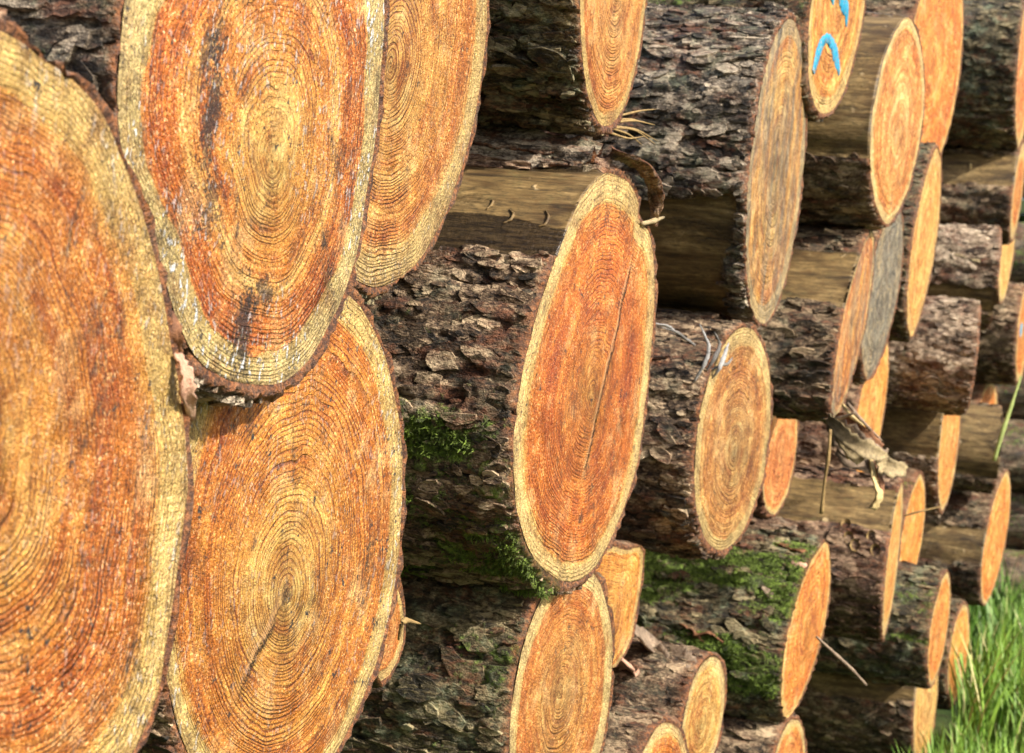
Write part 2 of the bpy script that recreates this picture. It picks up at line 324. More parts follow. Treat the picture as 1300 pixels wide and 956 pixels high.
LOGS = {}
def make_log(key, outline, p, psi, label, wood, bark='brown', pith=None, sapw=.10, peel=(), moss=(), res=1, tilt=(0, 0), rough=.0065, cells=22, length=2.2, seed=0, sap=None, irregular=.022, peel_x=None, thick=.005, scales=1., wetk=.25):
    """outline: the rim of the cut end in the photograph; p: how far the end stands out of the pile; psi: turn of the cut."""
    outline = np.asarray(outline, float)
    rng = np.random.RandomState(seed+100)
    c2 = (outline.min(0)+outline.max(0))/2
    n = np.array([math.cos(psi), math.sin(psi), 0.]); C0 = at(c2[0], c2[1], p)
    def unp(q):
        d = ray(q[0], q[1]); return CAM + d*(np.dot(n, C0-CAM)/np.dot(n, d))
    O3 = np.array([unp(q) for q in smooth_outline(outline, 0)])
    if not pith:
        c3 = (O3.max(0)+O3.min(0))/2; R = np.ptp(O3[:, 2])/2
        hv = np.array([-n[1], n[0], 0]); C = c3 + hv*rng.uniform(-.16, .16)*R + np.array([0, 0, rng.uniform(-.16, .16)*R]); C = C - n*np.dot(n, C-C0)
    else: C = unp(pith)
    hv = np.array([-n[1], n[0], 0.])                          # horizontal in the cut, towards +Y
    a = (O3-C)@hv; b = (O3-C)@np.array([0, 0, 1.])
    th = np.unwrap(np.arctan2(b, a)); r = np.hypot(a, b)
    if th[-1] < th[0]: th, r = th[::-1], r[::-1]
    o = np.argsort(np.mod(th, 2*math.pi)); thm, rm = np.mod(th, 2*math.pi)[o], r[o]
    ext_t = np.r_[thm-2*math.pi, thm, thm+2*math.pi]; ext_r = np.r_[rm, rm, rm]
    def rad(t): return np.interp(np.mod(t, 2*math.pi), ext_t, ext_r)
    R = r.mean()
    # uneven sampling round the log: fine on the camera's side and the top, coarse on the far side
    ds = {2: .0026, 1: .0045, 0: .010}[res]; nd = int(2*math.pi*R/ds)
    tt = np.linspace(0, 2*math.pi, 2000); den = np.where((tt > math.radians(70)) & (tt < math.radians(290)), 1., .34); cum = np.r_[0, np.cumsum((den[1:]+den[:-1])/2)]
    nc = int(nd*den.mean()); T = np.interp(np.linspace(0, cum[-1], nc, endpoint=False), cum, tt)
    cosT, sinT = np.cos(T), np.sin(T)
    RW = rad(T)*(1+irregular*(.6 if res > 1 else 1.)*fbm(cosT*3., sinT*3., T*0+seed, seed+3, 5)) 
    root = tag(obj('log', None, loc=C), label, 'log', 'logs stacked in the pile'); root.empty_display_size = .05
    # ---- cut end: heartwood and sapwood
    sw = sapw*(1+.55*fbm(cosT*1.3, sinT*1.3, T*0+3.3+seed, seed+5, 2)+.14*fbm(cosT*9, sinT*9, T*0, seed, 3)) 
    s0 = 1-sw
    def cap(name, lo, hi, nr, mat):
        f = np.linspace(0, 1, nr)[:, None]; q = lo[None, :]*(1-f)+hi[None, :]*f
        rr = q*RW[None, :]; ya, za = rr*cosT, rr*sinT
        dx = .0012*fbm(ya*30, za*30, ya*0+seed, seed, 3)
        V = ya[..., None]*hv + za[..., None]*np.array([0, 0, 1.]) + dx[..., None]*n
        Fq = grid_faces(nr, nc)
        me = mesh(name, V.reshape(-1, 3), Fq, mat, rn=q.ravel(), cn=np.broadcast_to(f, q.shape).ravel() if name == 'sapwood' else (q/s0[None, :]).ravel(), ca=np.broadcast_to(cosT, q.shape).ravel(), sa=np.broadcast_to(sinT, q.shape).ravel())
        return obj(name, me, root)
    nr = {2: 26, 1: 14, 0: 7}[res]
    mh, mS = wood
    cap('heartwood', np.full(nc, .004), s0, nr, mh)
    cap('sapwood', s0, np.full(nc, 1.), max(4, nr//4), mS)
    # ---- bark
    up_ = np.array([0, 0, 1.]); ax = np.array([-1., tilt[0], tilt[1]]); ax /= np.linalg.norm(ax)
    xd = np.arange(0, .34, ds*1.15); xs = [xd[-1]]
    st = ds*1.5
    while xs[-1] < length: st = min(st*1.22, .12); xs.append(xs[-1]+st)
    X = np.r_[xd, xs[1:]]; nx = len(X)
    XX, TT = np.meshgrid(X, T, indexing='ij'); cc, ss = np.cos(TT), np.sin(TT); k = R/.17
    so_ = seed*3.7
    # plates: warped cells, longer along the log
    wu = .40*fbm(cc*3.1*k, ss*3.1*k, XX*16+so_, seed+1, 4); wv = .40*fbm(cc*3.1*k, ss*3.1*k, XX*16+so_+9, seed+2, 4)
    nu = max(8, int(cells*k))
    u = TT/(2*math.pi)*nu; v = XX*nu/(2*math.pi*R)/2.7
    f1, f2, i1 = voro(u+wu, v+wv+so_, nu, seed+11)
    nu2 = nu*3
    g1, g2, i2 = voro(u*3+wu*2.6, v*4.4+wv*2.6+so_, nu2, seed+23)
    plate = sst(.02, .30, f2-f1); flake = sst(.0, .22, g2-g1)
    nz = fbm(cc*9*k, ss*9*k, XX*26+so_, seed+31, 5)
    rid = fbm(cc*16*k, ss*16*k, XX*14+so_, seed+37, 4)
    ter = 3.2*fbm(cc*5.5*k, ss*5.5*k, XX*9+so_, seed+91, 5)+2.2*fbm(cc*15*k, ss*15*k, XX*34+so_, seed+93, 4)+9
    tfr = ter-np.floor(ter); ters = np.floor(ter)+sst(.0, .16, tfr); thash = _h(np.floor(ter)*7, np.floor(u+wu), np.floor(v+wv), seed+95)
    fs = np.abs(fbm(cc*6.5*k, ss*6.5*k, XX*5+so_, seed+97, 3)); fs2 = np.abs(fbm(cc*13*k, ss*13*k, XX*11+so_, seed+99, 3))
    groove = 1-sst(0, .07, fs)+.55*(1-sst(0, .08, fs2))
    hgt = rough*.24*(ters-9)-rough*.75*groove+rough*.62*(.55*plate*(.45+.75*i1) + .55*flake*(.3+i2)*plate + .45*nz + .45*rid) 
    big = fbm(cc*1.6, ss*1.6, XX*3.5+so_, seed+41, 3)
    hgt = thick + hgt + .005*big
    pl = np.zeros_like(XX)
    edge = .13*fbm(cc*5, ss*5, XX*13+so_, seed+51, 4)
    for (a0, a1) in peel:
        d = np.minimum(TT-math.radians(a0), math.radians(a1)-TT)
        pl = np.maximum(pl, sst(-.03, .03, d+edge))
    if peel_x: pl = pl*sst(peel_x[0]-.01, peel_x[0]+.01, XX+edge*.15)*(1-sst(peel_x[1]-.01, peel_x[1]+.01, XX+edge*.15))
    barew = .0012*fbm(cc*6, ss*6, XX*5+so_, seed+61, 3) - .0005
    endf = sst(0, .006, XX)
    wet = np.zeros_like(XX)
    for (a0, a1) in peel:
        fr_ = np.clip((TT-math.radians(a0))/math.radians(a1-a0), 0, 1)
        wet = np.maximum(wet, sst(.12, .42, .9*fbm(cc*7, ss*7, XX*6+so_, seed+63, 4)+.95*sst(.45, 1., fr_)-.10))
    wet = wet*wetk
    hh = hgt*(1-pl)+barew*pl
    wob = 1+.012*fbm(cc*1.2, ss*1.2, XX*4+so_, seed+71, 2)*sst(0, .12, XX)
    rr = RW[None, :]*wob + np.where(pl > .5, hh*endf, hh*(.62+.38*endf))
    x_end = (.0016*vn(cosT*40, sinT*40, T*0+seed, seed)+.0010)        # ragged saw edge of the bark
    xo = XX.copy(); xo[0] = -x_end*(1-pl[0])
    base = (rr*cc)[..., None]*hv + (rr*ss)[..., None]*np.array([0, 0, 1.])
    V = base + xo[..., None]*ax
    ms = np.zeros_like(XX)
    mn = .5+.9*fbm(cc*4, ss*4, XX*9+so_, seed+81, 4)
    for (a0, a1, s) in moss:
        d = np.minimum(TT-math.radians(a0), math.radians(a1)-TT); ms = np.maximum(ms, s*np.clip(sst(-.25, .2, d)*mn, 0, 1))
    tint = .25*i1+.35*i2+.4*thash
    # inner rim ring against the wood
    inner = (RW*.999)[:, None]*(cosT[:, None]*hv+sinT[:, None]*np.array([0, 0, 1.])) - .0006*n
    mid = .5*(inner+V[0]) + (.0008*vn(cosT*55, sinT*55, T*0+7, seed))[:, None]*n
    VV = np.concatenate([inner[None], mid[None], V]).reshape(-1, 3)
    rimv = np.zeros((nx+2, nc)); rimv[:3] = 1; rimv[3] = .55; rimv[4] = .25
    pad = lambda A: np.concatenate([A[:1], A[:1], A]).ravel()
    att = dict(tint=pad(tint), moss=pad(ms), rim=rimv.ravel(), wet=pad(wet))
    Fq = grid_faces(nx+2, nc)
    pk = pad(pl)[Fq].mean(1) > .5
    v_, f_, a_ = compact(VV, Fq[~pk], att)
    if len(f_): obj('bark', mesh('bark', v_, f_, BARK[bark], **a_), root)
    if pk.any():
        v_, f_, a_ = compact(VV, Fq[pk], att); obj('bare_wood', mesh('bare_wood', v_, f_, BARE, **a_), root)
    # loose scales of bark, too many to count
    if res > 0:
        N_ = int({2: 8000, 1: 4000}[res]*scales*.30*2*math.pi*R*.6)
        ix = np.searchsorted(X, rng.uniform(.004, .30, N_)**1.25*.30**-.25).clip(1, nx-2); it = rng.choice(np.where((T > math.radians(75)) & (T < math.radians(285)))[0], N_)
        k_ = pl[ix, it] < .2; ix, it = ix[k_], it[k_]; N_ = len(ix)
        e_ = cosT[it][:, None]*hv+sinT[it][:, None]*up_; tn = np.cross(np.broadcast_to(ax, e_.shape), e_)
        P_ = V[ix, it]; la = np.minimum(np.minimum(rng.gamma(3., .0024, N_)+.003+.012*(rng.uniform(0, 1, N_) < .05), .026), np.maximum(X[ix]*.85, .0008)); lb_ = la*rng.uniform(.25, .6, N_)
        rot = rng.normal(0, .30, N_); A_ = np.cos(rot)[:, None]*ax+np.sin(rot)[:, None]*tn; B_ = -np.sin(rot)[:, None]*ax+np.cos(rot)[:, None]*tn
        tl = rng.normal(0, .09, N_); tl2 = rng.normal(.05, .16, N_); lift = rng.uniform(-.0010, .0010, N_); th_ = rng.uniform(.0006, .0018, N_)
        ang = np.linspace(0, 2*math.pi, 8, endpoint=False); vs_ = []
        rr_ = rng.uniform(.62, 1.15, (8, N_)); cu = rng.uniform(-.1, .2, N_)
        for lay_ in (1, 0):
            for q, a_ in enumerate(ang):
                x_ = la*rr_[q]*math.cos(a_); y_ = lb_*rr_[q]*math.sin(a_)
                z_ = lift+x_*tl+y_*tl2+cu*(y_*y_)/lb_ + (th_ if lay_ else -.0025)
                vs_.append(P_+A_*x_[:, None]+B_*y_[:, None]+e_*z_[:, None])
        vs_.append(P_+e_*(lift+th_)[:, None])
        Vf = np.stack(vs_, 1).reshape(-1, 3); f0 = []
        b_ = np.arange(N_)[:, None]*17
        for q in range(8): f0.append(np.concatenate([b_+16, b_+q, b_+(q+1) % 8, b_+(q+1) % 8], 1)); f0.append(np.concatenate([b_+q, b_+8+q, b_+8+(q+1) % 8, b_+(q+1) % 8], 1))
        tri = np.concatenate([f0[i][:, :3] for i in range(0, 16, 2)]); quad = np.concatenate([f0[i] for i in range(1, 16, 2)])
        tri = np.concatenate([tri, quad[:, [0, 1, 2]], quad[:, [0, 2, 3]]])
        tv = np.clip(tint[ix, it]+rng.normal(.06, .26, N_), 0, 1.3)
        obj('bark_scales', mesh('bark_scales', Vf, tri, BARK[bark], False, tint=np.repeat(tv, 17), moss=np.repeat(ms[ix, it]*rng.uniform(.4, 1, N_), 17), rim=np.zeros(N_*17)), root)['kind'] = 'stuff'
    # cushions of moss
    if any(m3[2] >= .9 for m3 in moss) and res > 0:
        cand = np.argwhere((ms[:nx-1] > .52) & (X[:nx-1, None] < .32) & (X[:nx-1, None] > .004) & (pl[:nx-1] < .2))
        c_ = cand[rng.randint(0, len(cand), 15000)]; n_ = len(c_)
        e_ = cosT[c_[:, 1]][:, None]*hv+sinT[c_[:, 1]][:, None]*up_; P_ = V[c_[:, 0], c_[:, 1]]+rng.normal(0, .0015, (n_, 3))+e_*.0008
        d_ = e_*rng.uniform(.3, 1, (n_, 1))+rng.normal(0, .55, (n_, 3)); d_ /= np.linalg.norm(d_, axis=1)[:, None]
        w_ = np.cross(d_, rng.normal(0, 1, (n_, 3))); w_ /= np.linalg.norm(w_, axis=1)[:, None]
        h_ = rng.uniform(.002, .0065, (n_, 1))*(.5+ms[c_[:, 0], c_[:, 1]])[:, None]
        Vm = np.stack([P_-w_*.0008, P_+w_*.0008, P_+d_*h_*.6+w_*.0006, P_+d_*h_], 1).reshape(-1, 3)
        fm = (np.arange(n_)[:, None, None]*4+np.array([[0, 1, 2], [0, 2, 3]])[None]).reshape(-1, 3)
        obj('moss', mesh('moss', Vm, fm, BARK[bark], False, tint=np.repeat(rng.uniform(0, 1, n_), 4), moss=np.full(n_*4, 1.6), rim=np.zeros(n_*4)), root)['kind'] = 'stuff'
    # tail end closed
    tail = V[-1]; cen = tail.mean(0); obj('tail_cut', mesh('tail_cut', np.r_[tail, cen[None]], [(i, (i+1) % nc, nc) for i in range(nc)], mS, False), root)
    def surf(tdeg, x, off=0.):                               # a point on the log's surface, local
        i = int(np.argmin(abs(X-x))); j = int(np.argmin(abs(T-math.radians(tdeg))))
        q = V[i, j].copy(); e = hv*cosT[j]+np.array([0, 0, 1.])*sinT[j]
        return q + e*off
    def facep(px, py, off=0.): return unp((px, py)) - C + n*off
    LOGS[key] = dict(root=root, surf=surf, facep=facep, C=C, n=n, hv=hv, R=R, unp=unp, T=T, RW=RW)
    return root

# ---- colour sets of the cut ends (pith -> bark)
OR = [(0, (.58, .30, .10)), (.35, (.54, .23, .062)), (.8, (.50, .17, .035)), (1, (.54, .24, .07))]
SAPC = [(0, (.42, .25, .07)), (.3, (.42, .29, .11)), (.8, (.39, .29, .13)), (1, (.22, .14, .055))]
def woods(name, stops, sapc=None, **k):
    g = k.pop('dim', .80)
    stops = [(p, (min(1, c[0]*g*1.04), c[1]*g*.90, c[2]*g*.62)) for p, c in stops]
    if sapc is not None:
        a, b = sapc[0][0], sapc[-1][0]
        sapc = [((p-a)/(b-a), (c[0]*.70, c[1]*.635, c[2]*.50)) for p, c in sapc]; sapc.insert(1, (.22, tuple(sapc[0][1][i]*.35+sapc[1][1][i]*.65 for i in range(3))))
    k2 = dict(k); k2['late'] = k.get('late', .55)*.45; k2['crack'] = None; k2['sapring'] = True
    k2['stain'] = k.get('stain', .35)*.8
    kh = dict(k); kh['resin'] = k.get('resin', 0)*.4  # heartwood gets fewer specks, painted on for sparkle
    return (wood_mat('heartwood_'+name, stops, **kh), wood_mat('sapwood_'+name, sapc or SAPC, **k2))

E_RIM = [(765,220),(742,245),(722,285),(700,345),(680,405),(665,465),(655,525),(652,580),(655,640),(668,690),(690,722),(718,738),(745,730),(768,700),(790,650),(808,590),(821,500),(829,420),(831,345),(825,300),(816,286),(809,274),(811,260),(800,235),(783,222)]
D2R = math.radians
w_L0 = woods('ochre', [(0, (.60, .33, .11)), (.5, (.56, .25, .065)), (.85, (.50, .18, .042)), (.96, (.50, .22, .06)), (1, (.56, .31, .10))], [(.75, (.60, .40, .14)), (.9, (.66, .50, .22)), (1, (.52, .38, .17))], nrings=60, seed=1, stain=.8, speck=.85, saw=(.05, .5), resin=.35, late=.7)
make_log('L0', [(0,40),(60,75),(100,108),(132,152),(155,205),(176,260),(195,318),(207,370),(216,430),(227,490),(236,560),(238,620),(231,690),(222,760),(212,830),(200,890),(170,960),(120,1020),(50,1065),(-45,1080),(-140,1050),(-220,970),(-285,850),(-320,700),(-330,560),(-320,400),(-285,250),(-230,140),(-160,60),(-80,28)], .06, D2R(5), 'largest log end filling the left edge, ochre wood with a broad cream rim', w_L0, 'red', pith=(-70, 520), sapw=.15, res=2, seed=1, tilt=(.01, 0))
w_A = woods('russet', [(0, (.86, .60, .26)), (.2, (.80, .50, .19)), (.42, (.66, .32, .09)), (.58, (.56, .22, .055)), (.66, (.70, .44, .17)), (.74, (.60, .24, .065)), (.82, (.50, .155, .034)), (.97, (.46, .14, .032)), (1, (.50, .20, .06))], [(.8, (.50, .36, .14)), (.86, (.62, .53, .28)), (.95, (.60, .50, .27)), (1, (.40, .33, .18))], nrings=42, seed=2, stain=.8, speck=.8, saw=(0., .25), resin=1., late=.75, knots=[(-.078, .012, .011, .05, .85), (-.066, -.030, .012, .02, .7), (-.088, .04, .010, .02, .7), (-.012, -.098, .012, .032, .85), (.004, -.075, .014, .01, .8), (-.03, -.13, .022, .008, .8), (-.105, .13, .02, .012, .8), (-.055, .09, .008, .012, .8)])
make_log('A', [(152,60),(150,130),(157,190),(172,245),(192,300),(207,350),(222,400),(242,445),(268,470),(302,484),(340,487),(370,477),(400,445),(425,400),(445,350),(458,290),(470,220),(480,140),(486,60),(487,0),(480,-60),(462,-130),(430,-195),(390,-235),(340,-250),(290,-235),(245,-195),(205,-130),(172,-50),(158,10)], .02, D2R(3), 'russet log end with dark stain streaks and a mottled grey-cream rim', w_A, 'grey', pith=(345, 205), sapw=.155, res=2, seed=2, tilt=(0, .005), moss=((150, 215, .4),))
w_B = woods('pale_gold', [(0, (.70, .42, .17)), (.5, (.66, .37, .13)), (.8, (.58, .27, .08)), (.93, (.52, .20, .055)), (1, (.60, .38, .16))], [(.8, (.66, .48, .2)), (.92, (.62, .49, .25)), (1, (.44, .32, .15))], nrings=54, seed=3, stain=.35, speck=.75, saw=(.1, .45), late=.85, resin=.2)
make_log('B', ell(505, 45, 320, 112, .08), -.06, D2R(5), 'pale golden log end with fine even rings, half behind the russet end at the top', w_B, 'olive', pith=(497, 85), sapw=.13, res=2, seed=3)
w_C = woods('honey', [(0, (.50, .27, .10)), (.05, (.70, .44, .17)), (.3, (.66, .38, .12)), (.42, (.62, .31, .085)), (.7, (.60, .26, .06)), (.97, (.52, .19, .04)), (1, (.58, .32, .1))], [(.8, (.62, .42, .15)), (.9, (.66, .52, .24)), (1, (.45, .33, .15))], nrings=50, seed=4, dim=.76, stain=.7, speck=.6, saw=(.2, .2), late=.9, crack=(-.004, -.006, -.045, -.052), resin=.45, knots=[(0, 0, .008, .009, .6)])
make_log('C', ell(358, 690, 340, 150, .1), -.02, D2R(1), 'broad honey-orange log end with crisp rings and dark pith beside the largest end', w_C, 'brown', pith=(362, 757), sapw=.12, res=2, seed=4)
w_D = woods('salmon', [(0, (.60, .30, .13)), (1, (.56, .24, .085))], [(.8, (.62, .42, .17)), (1, (.66, .52, .27))], nrings=20, seed=5, late=.35, saw=(.1, .5), stain=.4)
make_log('D', [(488,722),(502,740),(512,772),(513,805),(505,835),(494,858),(480,864),(474,848),(460,842),(436,805),(434,760),(455,728)], -.10, D2R(5), 'small salmon log end peeping out from behind the broad honey-orange end', w_D, 'olive', sapw=.13, res=1, seed=5)
w_E = woods('vivid', [(0, (.62, .29, .085)), (.3, (.60, .205, .045)), (.7, (.58, .165, .030)), (.9, (.56, .17, .032)), (1, (.58, .27, .08))], [(.8, (.62, .42, .15)), (.9, (.68, .54, .28)), (1, (.56, .44, .22))], nrings=52, seed=6, dim=.74, stain=.6, speck=.7, saw=(-.12, .3), late=.8, crack=(.075, .125, .005, -.07), knots=[(.005, -.115, .006, .008, .7)])
make_log('E', E_RIM, -.02, D2R(1), 'vivid orange central log end with a cream rim, long crack and half-peeled bark', w_E, 'brown', pith=(752, 500), sapw=.115, res=2, seed=6, wetk=.95, rough=.0075, cells=24, peel=((98, 143),), moss=((186, 262, .95), (150, 185, .25)))
w_F = woods('brown_gold', [(0, (.52, .30, .12)), (.4, (.50, .26, .09)), (.8, (.50, .20, .05)), (1, (.42, .16, .05))], [(.8, (.58, .42, .17)), (.92, (.62, .52, .28)), (1, (.50, .40, .22))], nrings=34, seed=7, stain=.35, speck=.5, saw=(.1, .5), late=.55)
make_log('F', ell(712, 890, 172, 62, .12), -.04, D2R(-2), 'brown-gold log end right under the vivid orange central end', w_F, 'olive', sapw=.14, res=2, seed=7, rough=.008, cells=30, moss=((130, 230, .45),))
w_G = woods('amber', [(0, (.72, .45, .17)), (.5, (.64, .34, .1)), (1, (.56, .25, .06))], [(.8, (.60, .42, .16)), (1, (.56, .42, .2))], nrings=26, seed=8, saw=(.2, .45), late=.5, speck=.6)
make_log('G', [(752,690),(772,693),(795,698),(812,694),(817,705),(811,760),(798,818),(775,852),(752,868),(736,850),(728,790),(736,715)], -.10, D2R(3), 'narrow amber log end set back behind the lower right of the central end', w_G, 'brown', sapw=.08, res=1, seed=8)
w_H = woods('peach', [(0, (.68, .38, .17)), (.6, (.62, .31, .11)), (.9, (.58, .25, .075)), (1, (.58, .30, .1))], [(.8, (.64, .44, .18)), (1, (.58, .44, .2))], nrings=38, seed=9, saw=(.05, .5), late=.5, stain=.2)
make_log('H', ell(780, -40, 200, 42, .05), -.04, D2R(6), 'peach log end cut by the top edge above the central end, splinters at its foot', w_H, 'olive', sapw=.09, res=2, seed=9, rough=.0085, moss=((130, 230, .4),))
w_I = woods('weathered', [(0, (.42, .27, .12)), (.6, (.46, .28, .105)), (1, (.54, .29, .095))], [(.8, (.46, .34, .18)), (1, (.52, .42, .25))], nrings=30, seed=10, saw=(0, .5), late=.4, greyed=.3, stain=.5, speck=.3)
make_log('I', ell(985, 218, 193, 34, .09), -.04, D2R(4), 'tall weathered grey log end right of the peach end, with silvery flaking bark', w_I, 'grey', sapw=.10, res=2, seed=10, rough=.0095, cells=16, peel=((202, 262),), peel_x=(.02, 3), irregular=.016)
w_J = woods('dull_tan', [(0, (.40, .26, .12)), (.4, (.40, .22, .085)), (.8, (.40, .18, .055)), (1, (.42, .25, .10))], [(.8, (.56, .40, .18)), (1, (.50, .40, .2))], nrings=30, seed=11, saw=(0, .45), late=.65, greyed=0, stain=.4)
make_log('J', ell(930, 557, 141, 46, .11), -.04, D2R(-4), 'dull tan log end with curved rings and brown bark below the weathered grey one', w_J, 'brown', sapw=.13, res=2, seed=11, rough=.0085, cells=20)
w_M = woods('painted_pine', [(0, (.66, .36, .12)), (.7, (.62, .32, .1)), (1, (.58, .28, .07))], [(.8, (.64, .45, .18)), (1, (.6, .46, .22))], nrings=24, seed=12, saw=(0, .4), late=.45, stain=.15)
make_log('M', ell(1064, 0, 146, 34, .12), -.04, 0, 'golden log end with blue paint strokes at the top edge', w_M, 'olive', sapw=0.124, res=1, seed=12, moss=((60, 200, .6),), rough=.008)
w_N = woods('flesh', [(0, (.66, .40, .19)), (.5, (.60, .32, .13)), (.9, (.56, .25, .08)), (1, (.6, .36, .14))], [(.8, (.64, .48, .22)), (1, (.66, .54, .3))], nrings=18, seed=13, saw=(.1, .5), late=.35, stain=.2)
make_log('N', ell(1139, 153, 131, 32, .1, pt=1.3), 0, D2R(-3), 'pale peach pointed-oval log end right of the blue-painted end, on a smooth tan log', w_N, 'dark', sapw=0.074, res=1, seed=13, peel=((95, 200),))
w_O = woods('bright_orange', [(0, (.66, .30, .09)), (.6, (.62, .24, .055)), (1, (.58, .22, .05))], [(.8, (.60, .34, .1)), (1, (.64, .44, .18))], nrings=18, seed=14, saw=(.05, .55), late=.4, stain=.4)
make_log('O', ell(1183, 92, 143, 35, .13), -.12, D2R(-3), 'bright orange log end with dark spots behind the pale peach pointed end', w_O, 'dark', sapw=0.056, res=1, seed=14)
w_P = woods('straw', [(0, (.62, .32, .11)), (.5, (.68, .40, .15)), (1, (.66, .40, .15))], [(.8, (.66, .46, .2)), (1, (.60, .40, .16))], nrings=16, seed=15, saw=(.05, .6), late=.35, stain=.15)
make_log('P', ell(1173, 308, 121, 15, .14, pt=1.3), -.04, D2R(3), 'slim straw-coloured log end beneath the bright orange spotted end', w_P, 'olive', sapw=0.136, res=1, seed=15)
w_K = woods('streaked', [(0, (.56, .30, .10)), (.5, (.58, .26, .07)), (1, (.50, .19, .05))], [(.8, (.60, .42, .18)), (1, (.55, .42, .2))], nrings=16, seed=16, saw=(.05, .6), late=.5, stain=.3, greyed=.22)
make_log('K', ell(1083, 412, 122, 15, .2, pt=1.3), -.02, D2R(3), 'orange log end streaked grey near its top, with bark shreds hanging at its foot', w_K, 'dark', sapw=0.074, res=1, seed=16, peel=((95, 165),))
w_Q = woods('blue_grey', [(0, (.26, .24, .2)), (.6, (.24, .22, .19)), (1, (.3, .27, .2))], [(.8, (.36, .3, .2)), (1, (.48, .3, .14))], nrings=16, seed=17, saw=(.05, .6), late=.35, greyed=.7, stain=.4)
make_log('Q', ell(1120, 370, 112, 20, .17, pt=1.3), -.04, 0, 'blue-grey weathered log end tucked directly below the pale peach pointed end', w_Q, 'dark', sapw=0.062, res=1, seed=17)
make_log('R', ell(1103, 535, 110, 17, .17), -.14, D2R(1), 'plain orange log end set back below the blue-grey end', woods('apricot', [(0, (.66, .33, .12)), (1, (.62, .29, .085))], nrings=14, seed=18, saw=(.05, .4), late=.2, stain=.1), 'red', sapw=0.037, res=1, seed=18)
make_log('S', ell(990, 575, 78, 20, .12), -.14, D2R(-1), 'short rosy-orange log end set back at the right side of the dull tan end', woods('rosy', [(0, (.62, .28, .12)), (1, (.58, .23, .085))], nrings=14, seed=19, saw=(.1, .5), late=.3, stain=.2), 'red', sapw=.08, res=1, seed=19)
w_U = woods('tangerine', [(0, (.62, .27, .07)), (1, (.58, .21, .045))], [(.8, (.58, .3, .09)), (1, (.64, .44, .19))], nrings=18, seed=20, saw=(.2, .6), late=.5, stain=.35)
make_log('U', ell(1023, 800, 112, 22, .22, pt=1.3), -.04, D2R(-1), 'leaning tangerine log end whose bark is covered in bright green moss', w_U, 'olive', sapw=.09, res=2, seed=20, moss=((85, 215, 1.25),), rough=.008)
make_log('V', ell(893, 910, 78, 25, .15), -.04, D2R(-4), 'small yellowish log end peeking up among bark flakes below the mossy log', woods('yellowish', [(0, (.56, .36, .14)), (1, (.54, .34, .12))], nrings=12, seed=21, late=.3), 'brown', sapw=.2, res=1, seed=21)
make_log('W', ell(1205, 560, 88, 12, .1, pt=1.3), -.06, D2R(1), 'flat-topped narrow log end below the lower pink-grey barked log', woods('wheat', [(0, (.64, .34, .12)), (1, (.60, .28, .085))], nrings=12, seed=22, saw=(.05, .6), late=.3, stain=.1), 'pink', sapw=0.093, res=1, seed=22, peel=((140, 200),))
make_log('X', ell(1264, 683, 85, 13, .17, pt=1.3), -.04, D2R(-2), 'outermost orange log end at the right, dark bark beside it and grass below', woods('carrot', [(0, (.64, .30, .09)), (1, (.60, .24, .06))], nrings=12, seed=23, saw=(.1, .6), late=.4, stain=.1), 'dark', sapw=0.062, res=1, seed=23, peel=((170, 195),), moss=((120, 150, .5),))
make_log('Y', ell(1133, 712, 100, 7, .12, pt=1.3), -.02, D2R(6), 'very thin upright log end with pale double edge, on a log with pale knots', woods('cream_edge', [(0, (.64, .38, .15)), (1, (.62, .33, .11))], nrings=12, seed=24, saw=(0, .6), late=.3, stain=.3), 'red', sapw=.22, res=1, seed=24, peel=((105, 160),))
make_log('Z', ell(1158, 680, 78, 13, .14, pt=1.3), -.08, 0, 'orange log end close behind the very thin double-edged one', woods('orange_a', [(0, (.64, .30, .08)), (1, (.62, .26, .06))], nrings=12, seed=25, saw=(.05, .5), late=.35, stain=.05), 'dark', sapw=0.087, res=0, seed=25, moss=((90, 200, .4),))
make_log('AA', ell(1158, 820, 48, 12, .1), -.14, D2R(-5), 'tiny pale log tip low between two orange ends near the grass', woods('tip', [(0, (.64, .38, .15)), (1, (.62, .36, .13))], nrings=10, seed=26, late=.2), 'olive', sapw=.3, res=0, seed=26)
make_log('AB', ell(1192, 798, 72, 11, .14, pt=1.3), .02, D2R(-1), 'orange pointed log end with cream tip, standing just left of the grass', woods('orange_b', [(0, (.60, .26, .075)), (1, (.58, .24, .06))], nrings=12, seed=27, late=.35, saw=(.05, .5)), 'olive', sapw=0.124, res=1, seed=27, moss=((110, 200, .6),))
make_log('AC', ell(1175, 895, 82, 14, .1, pt=1.3), -.02, D2R(-1), 'lowest cream log end behind grass blades, with a tan peeled side', woods('cream_low', [(0, (.60, .40, .18)), (1, (.58, .38, .15))], nrings=12, seed=28, late=.3, saw=(.05, .5)), 'dark', sapw=0.124, res=1, seed=28, peel=((100, 170),))
make_log('AD', ell(1217, 830, 64, 12, .12, pt=1.3), 0, D2R(-3), 'low orange log end half sunk in the grass at the foot of the pile', woods('orange_c', [(0, (.66, .34, .10)), (1, (.62, .30, .08))], nrings=12, seed=29, late=.3, saw=(.05, .5)), 'olive', sapw=0.099, res=1, seed=29)
make_log('AI', ell(1234, 455, 68, 6, .12), 0, D2R(14), 'pink-grey flaking log seen edge-on, below the other edge-on scaly log', woods('edge_a', OR, nrings=12, seed=30), 'pink', sapw=.15, res=1, seed=30, rough=.0075, moss=((165, 195, .35),))
make_log('AJ', ell(1262, 355, 60, 5, .12), -.04, D2R(13), 'pale pink-grey scaly log seen edge-on, upper of the two', woods('edge_b', OR, nrings=12, seed=31), 'pink', sapw=.15, res=1, seed=31, peel=((205, 235),))
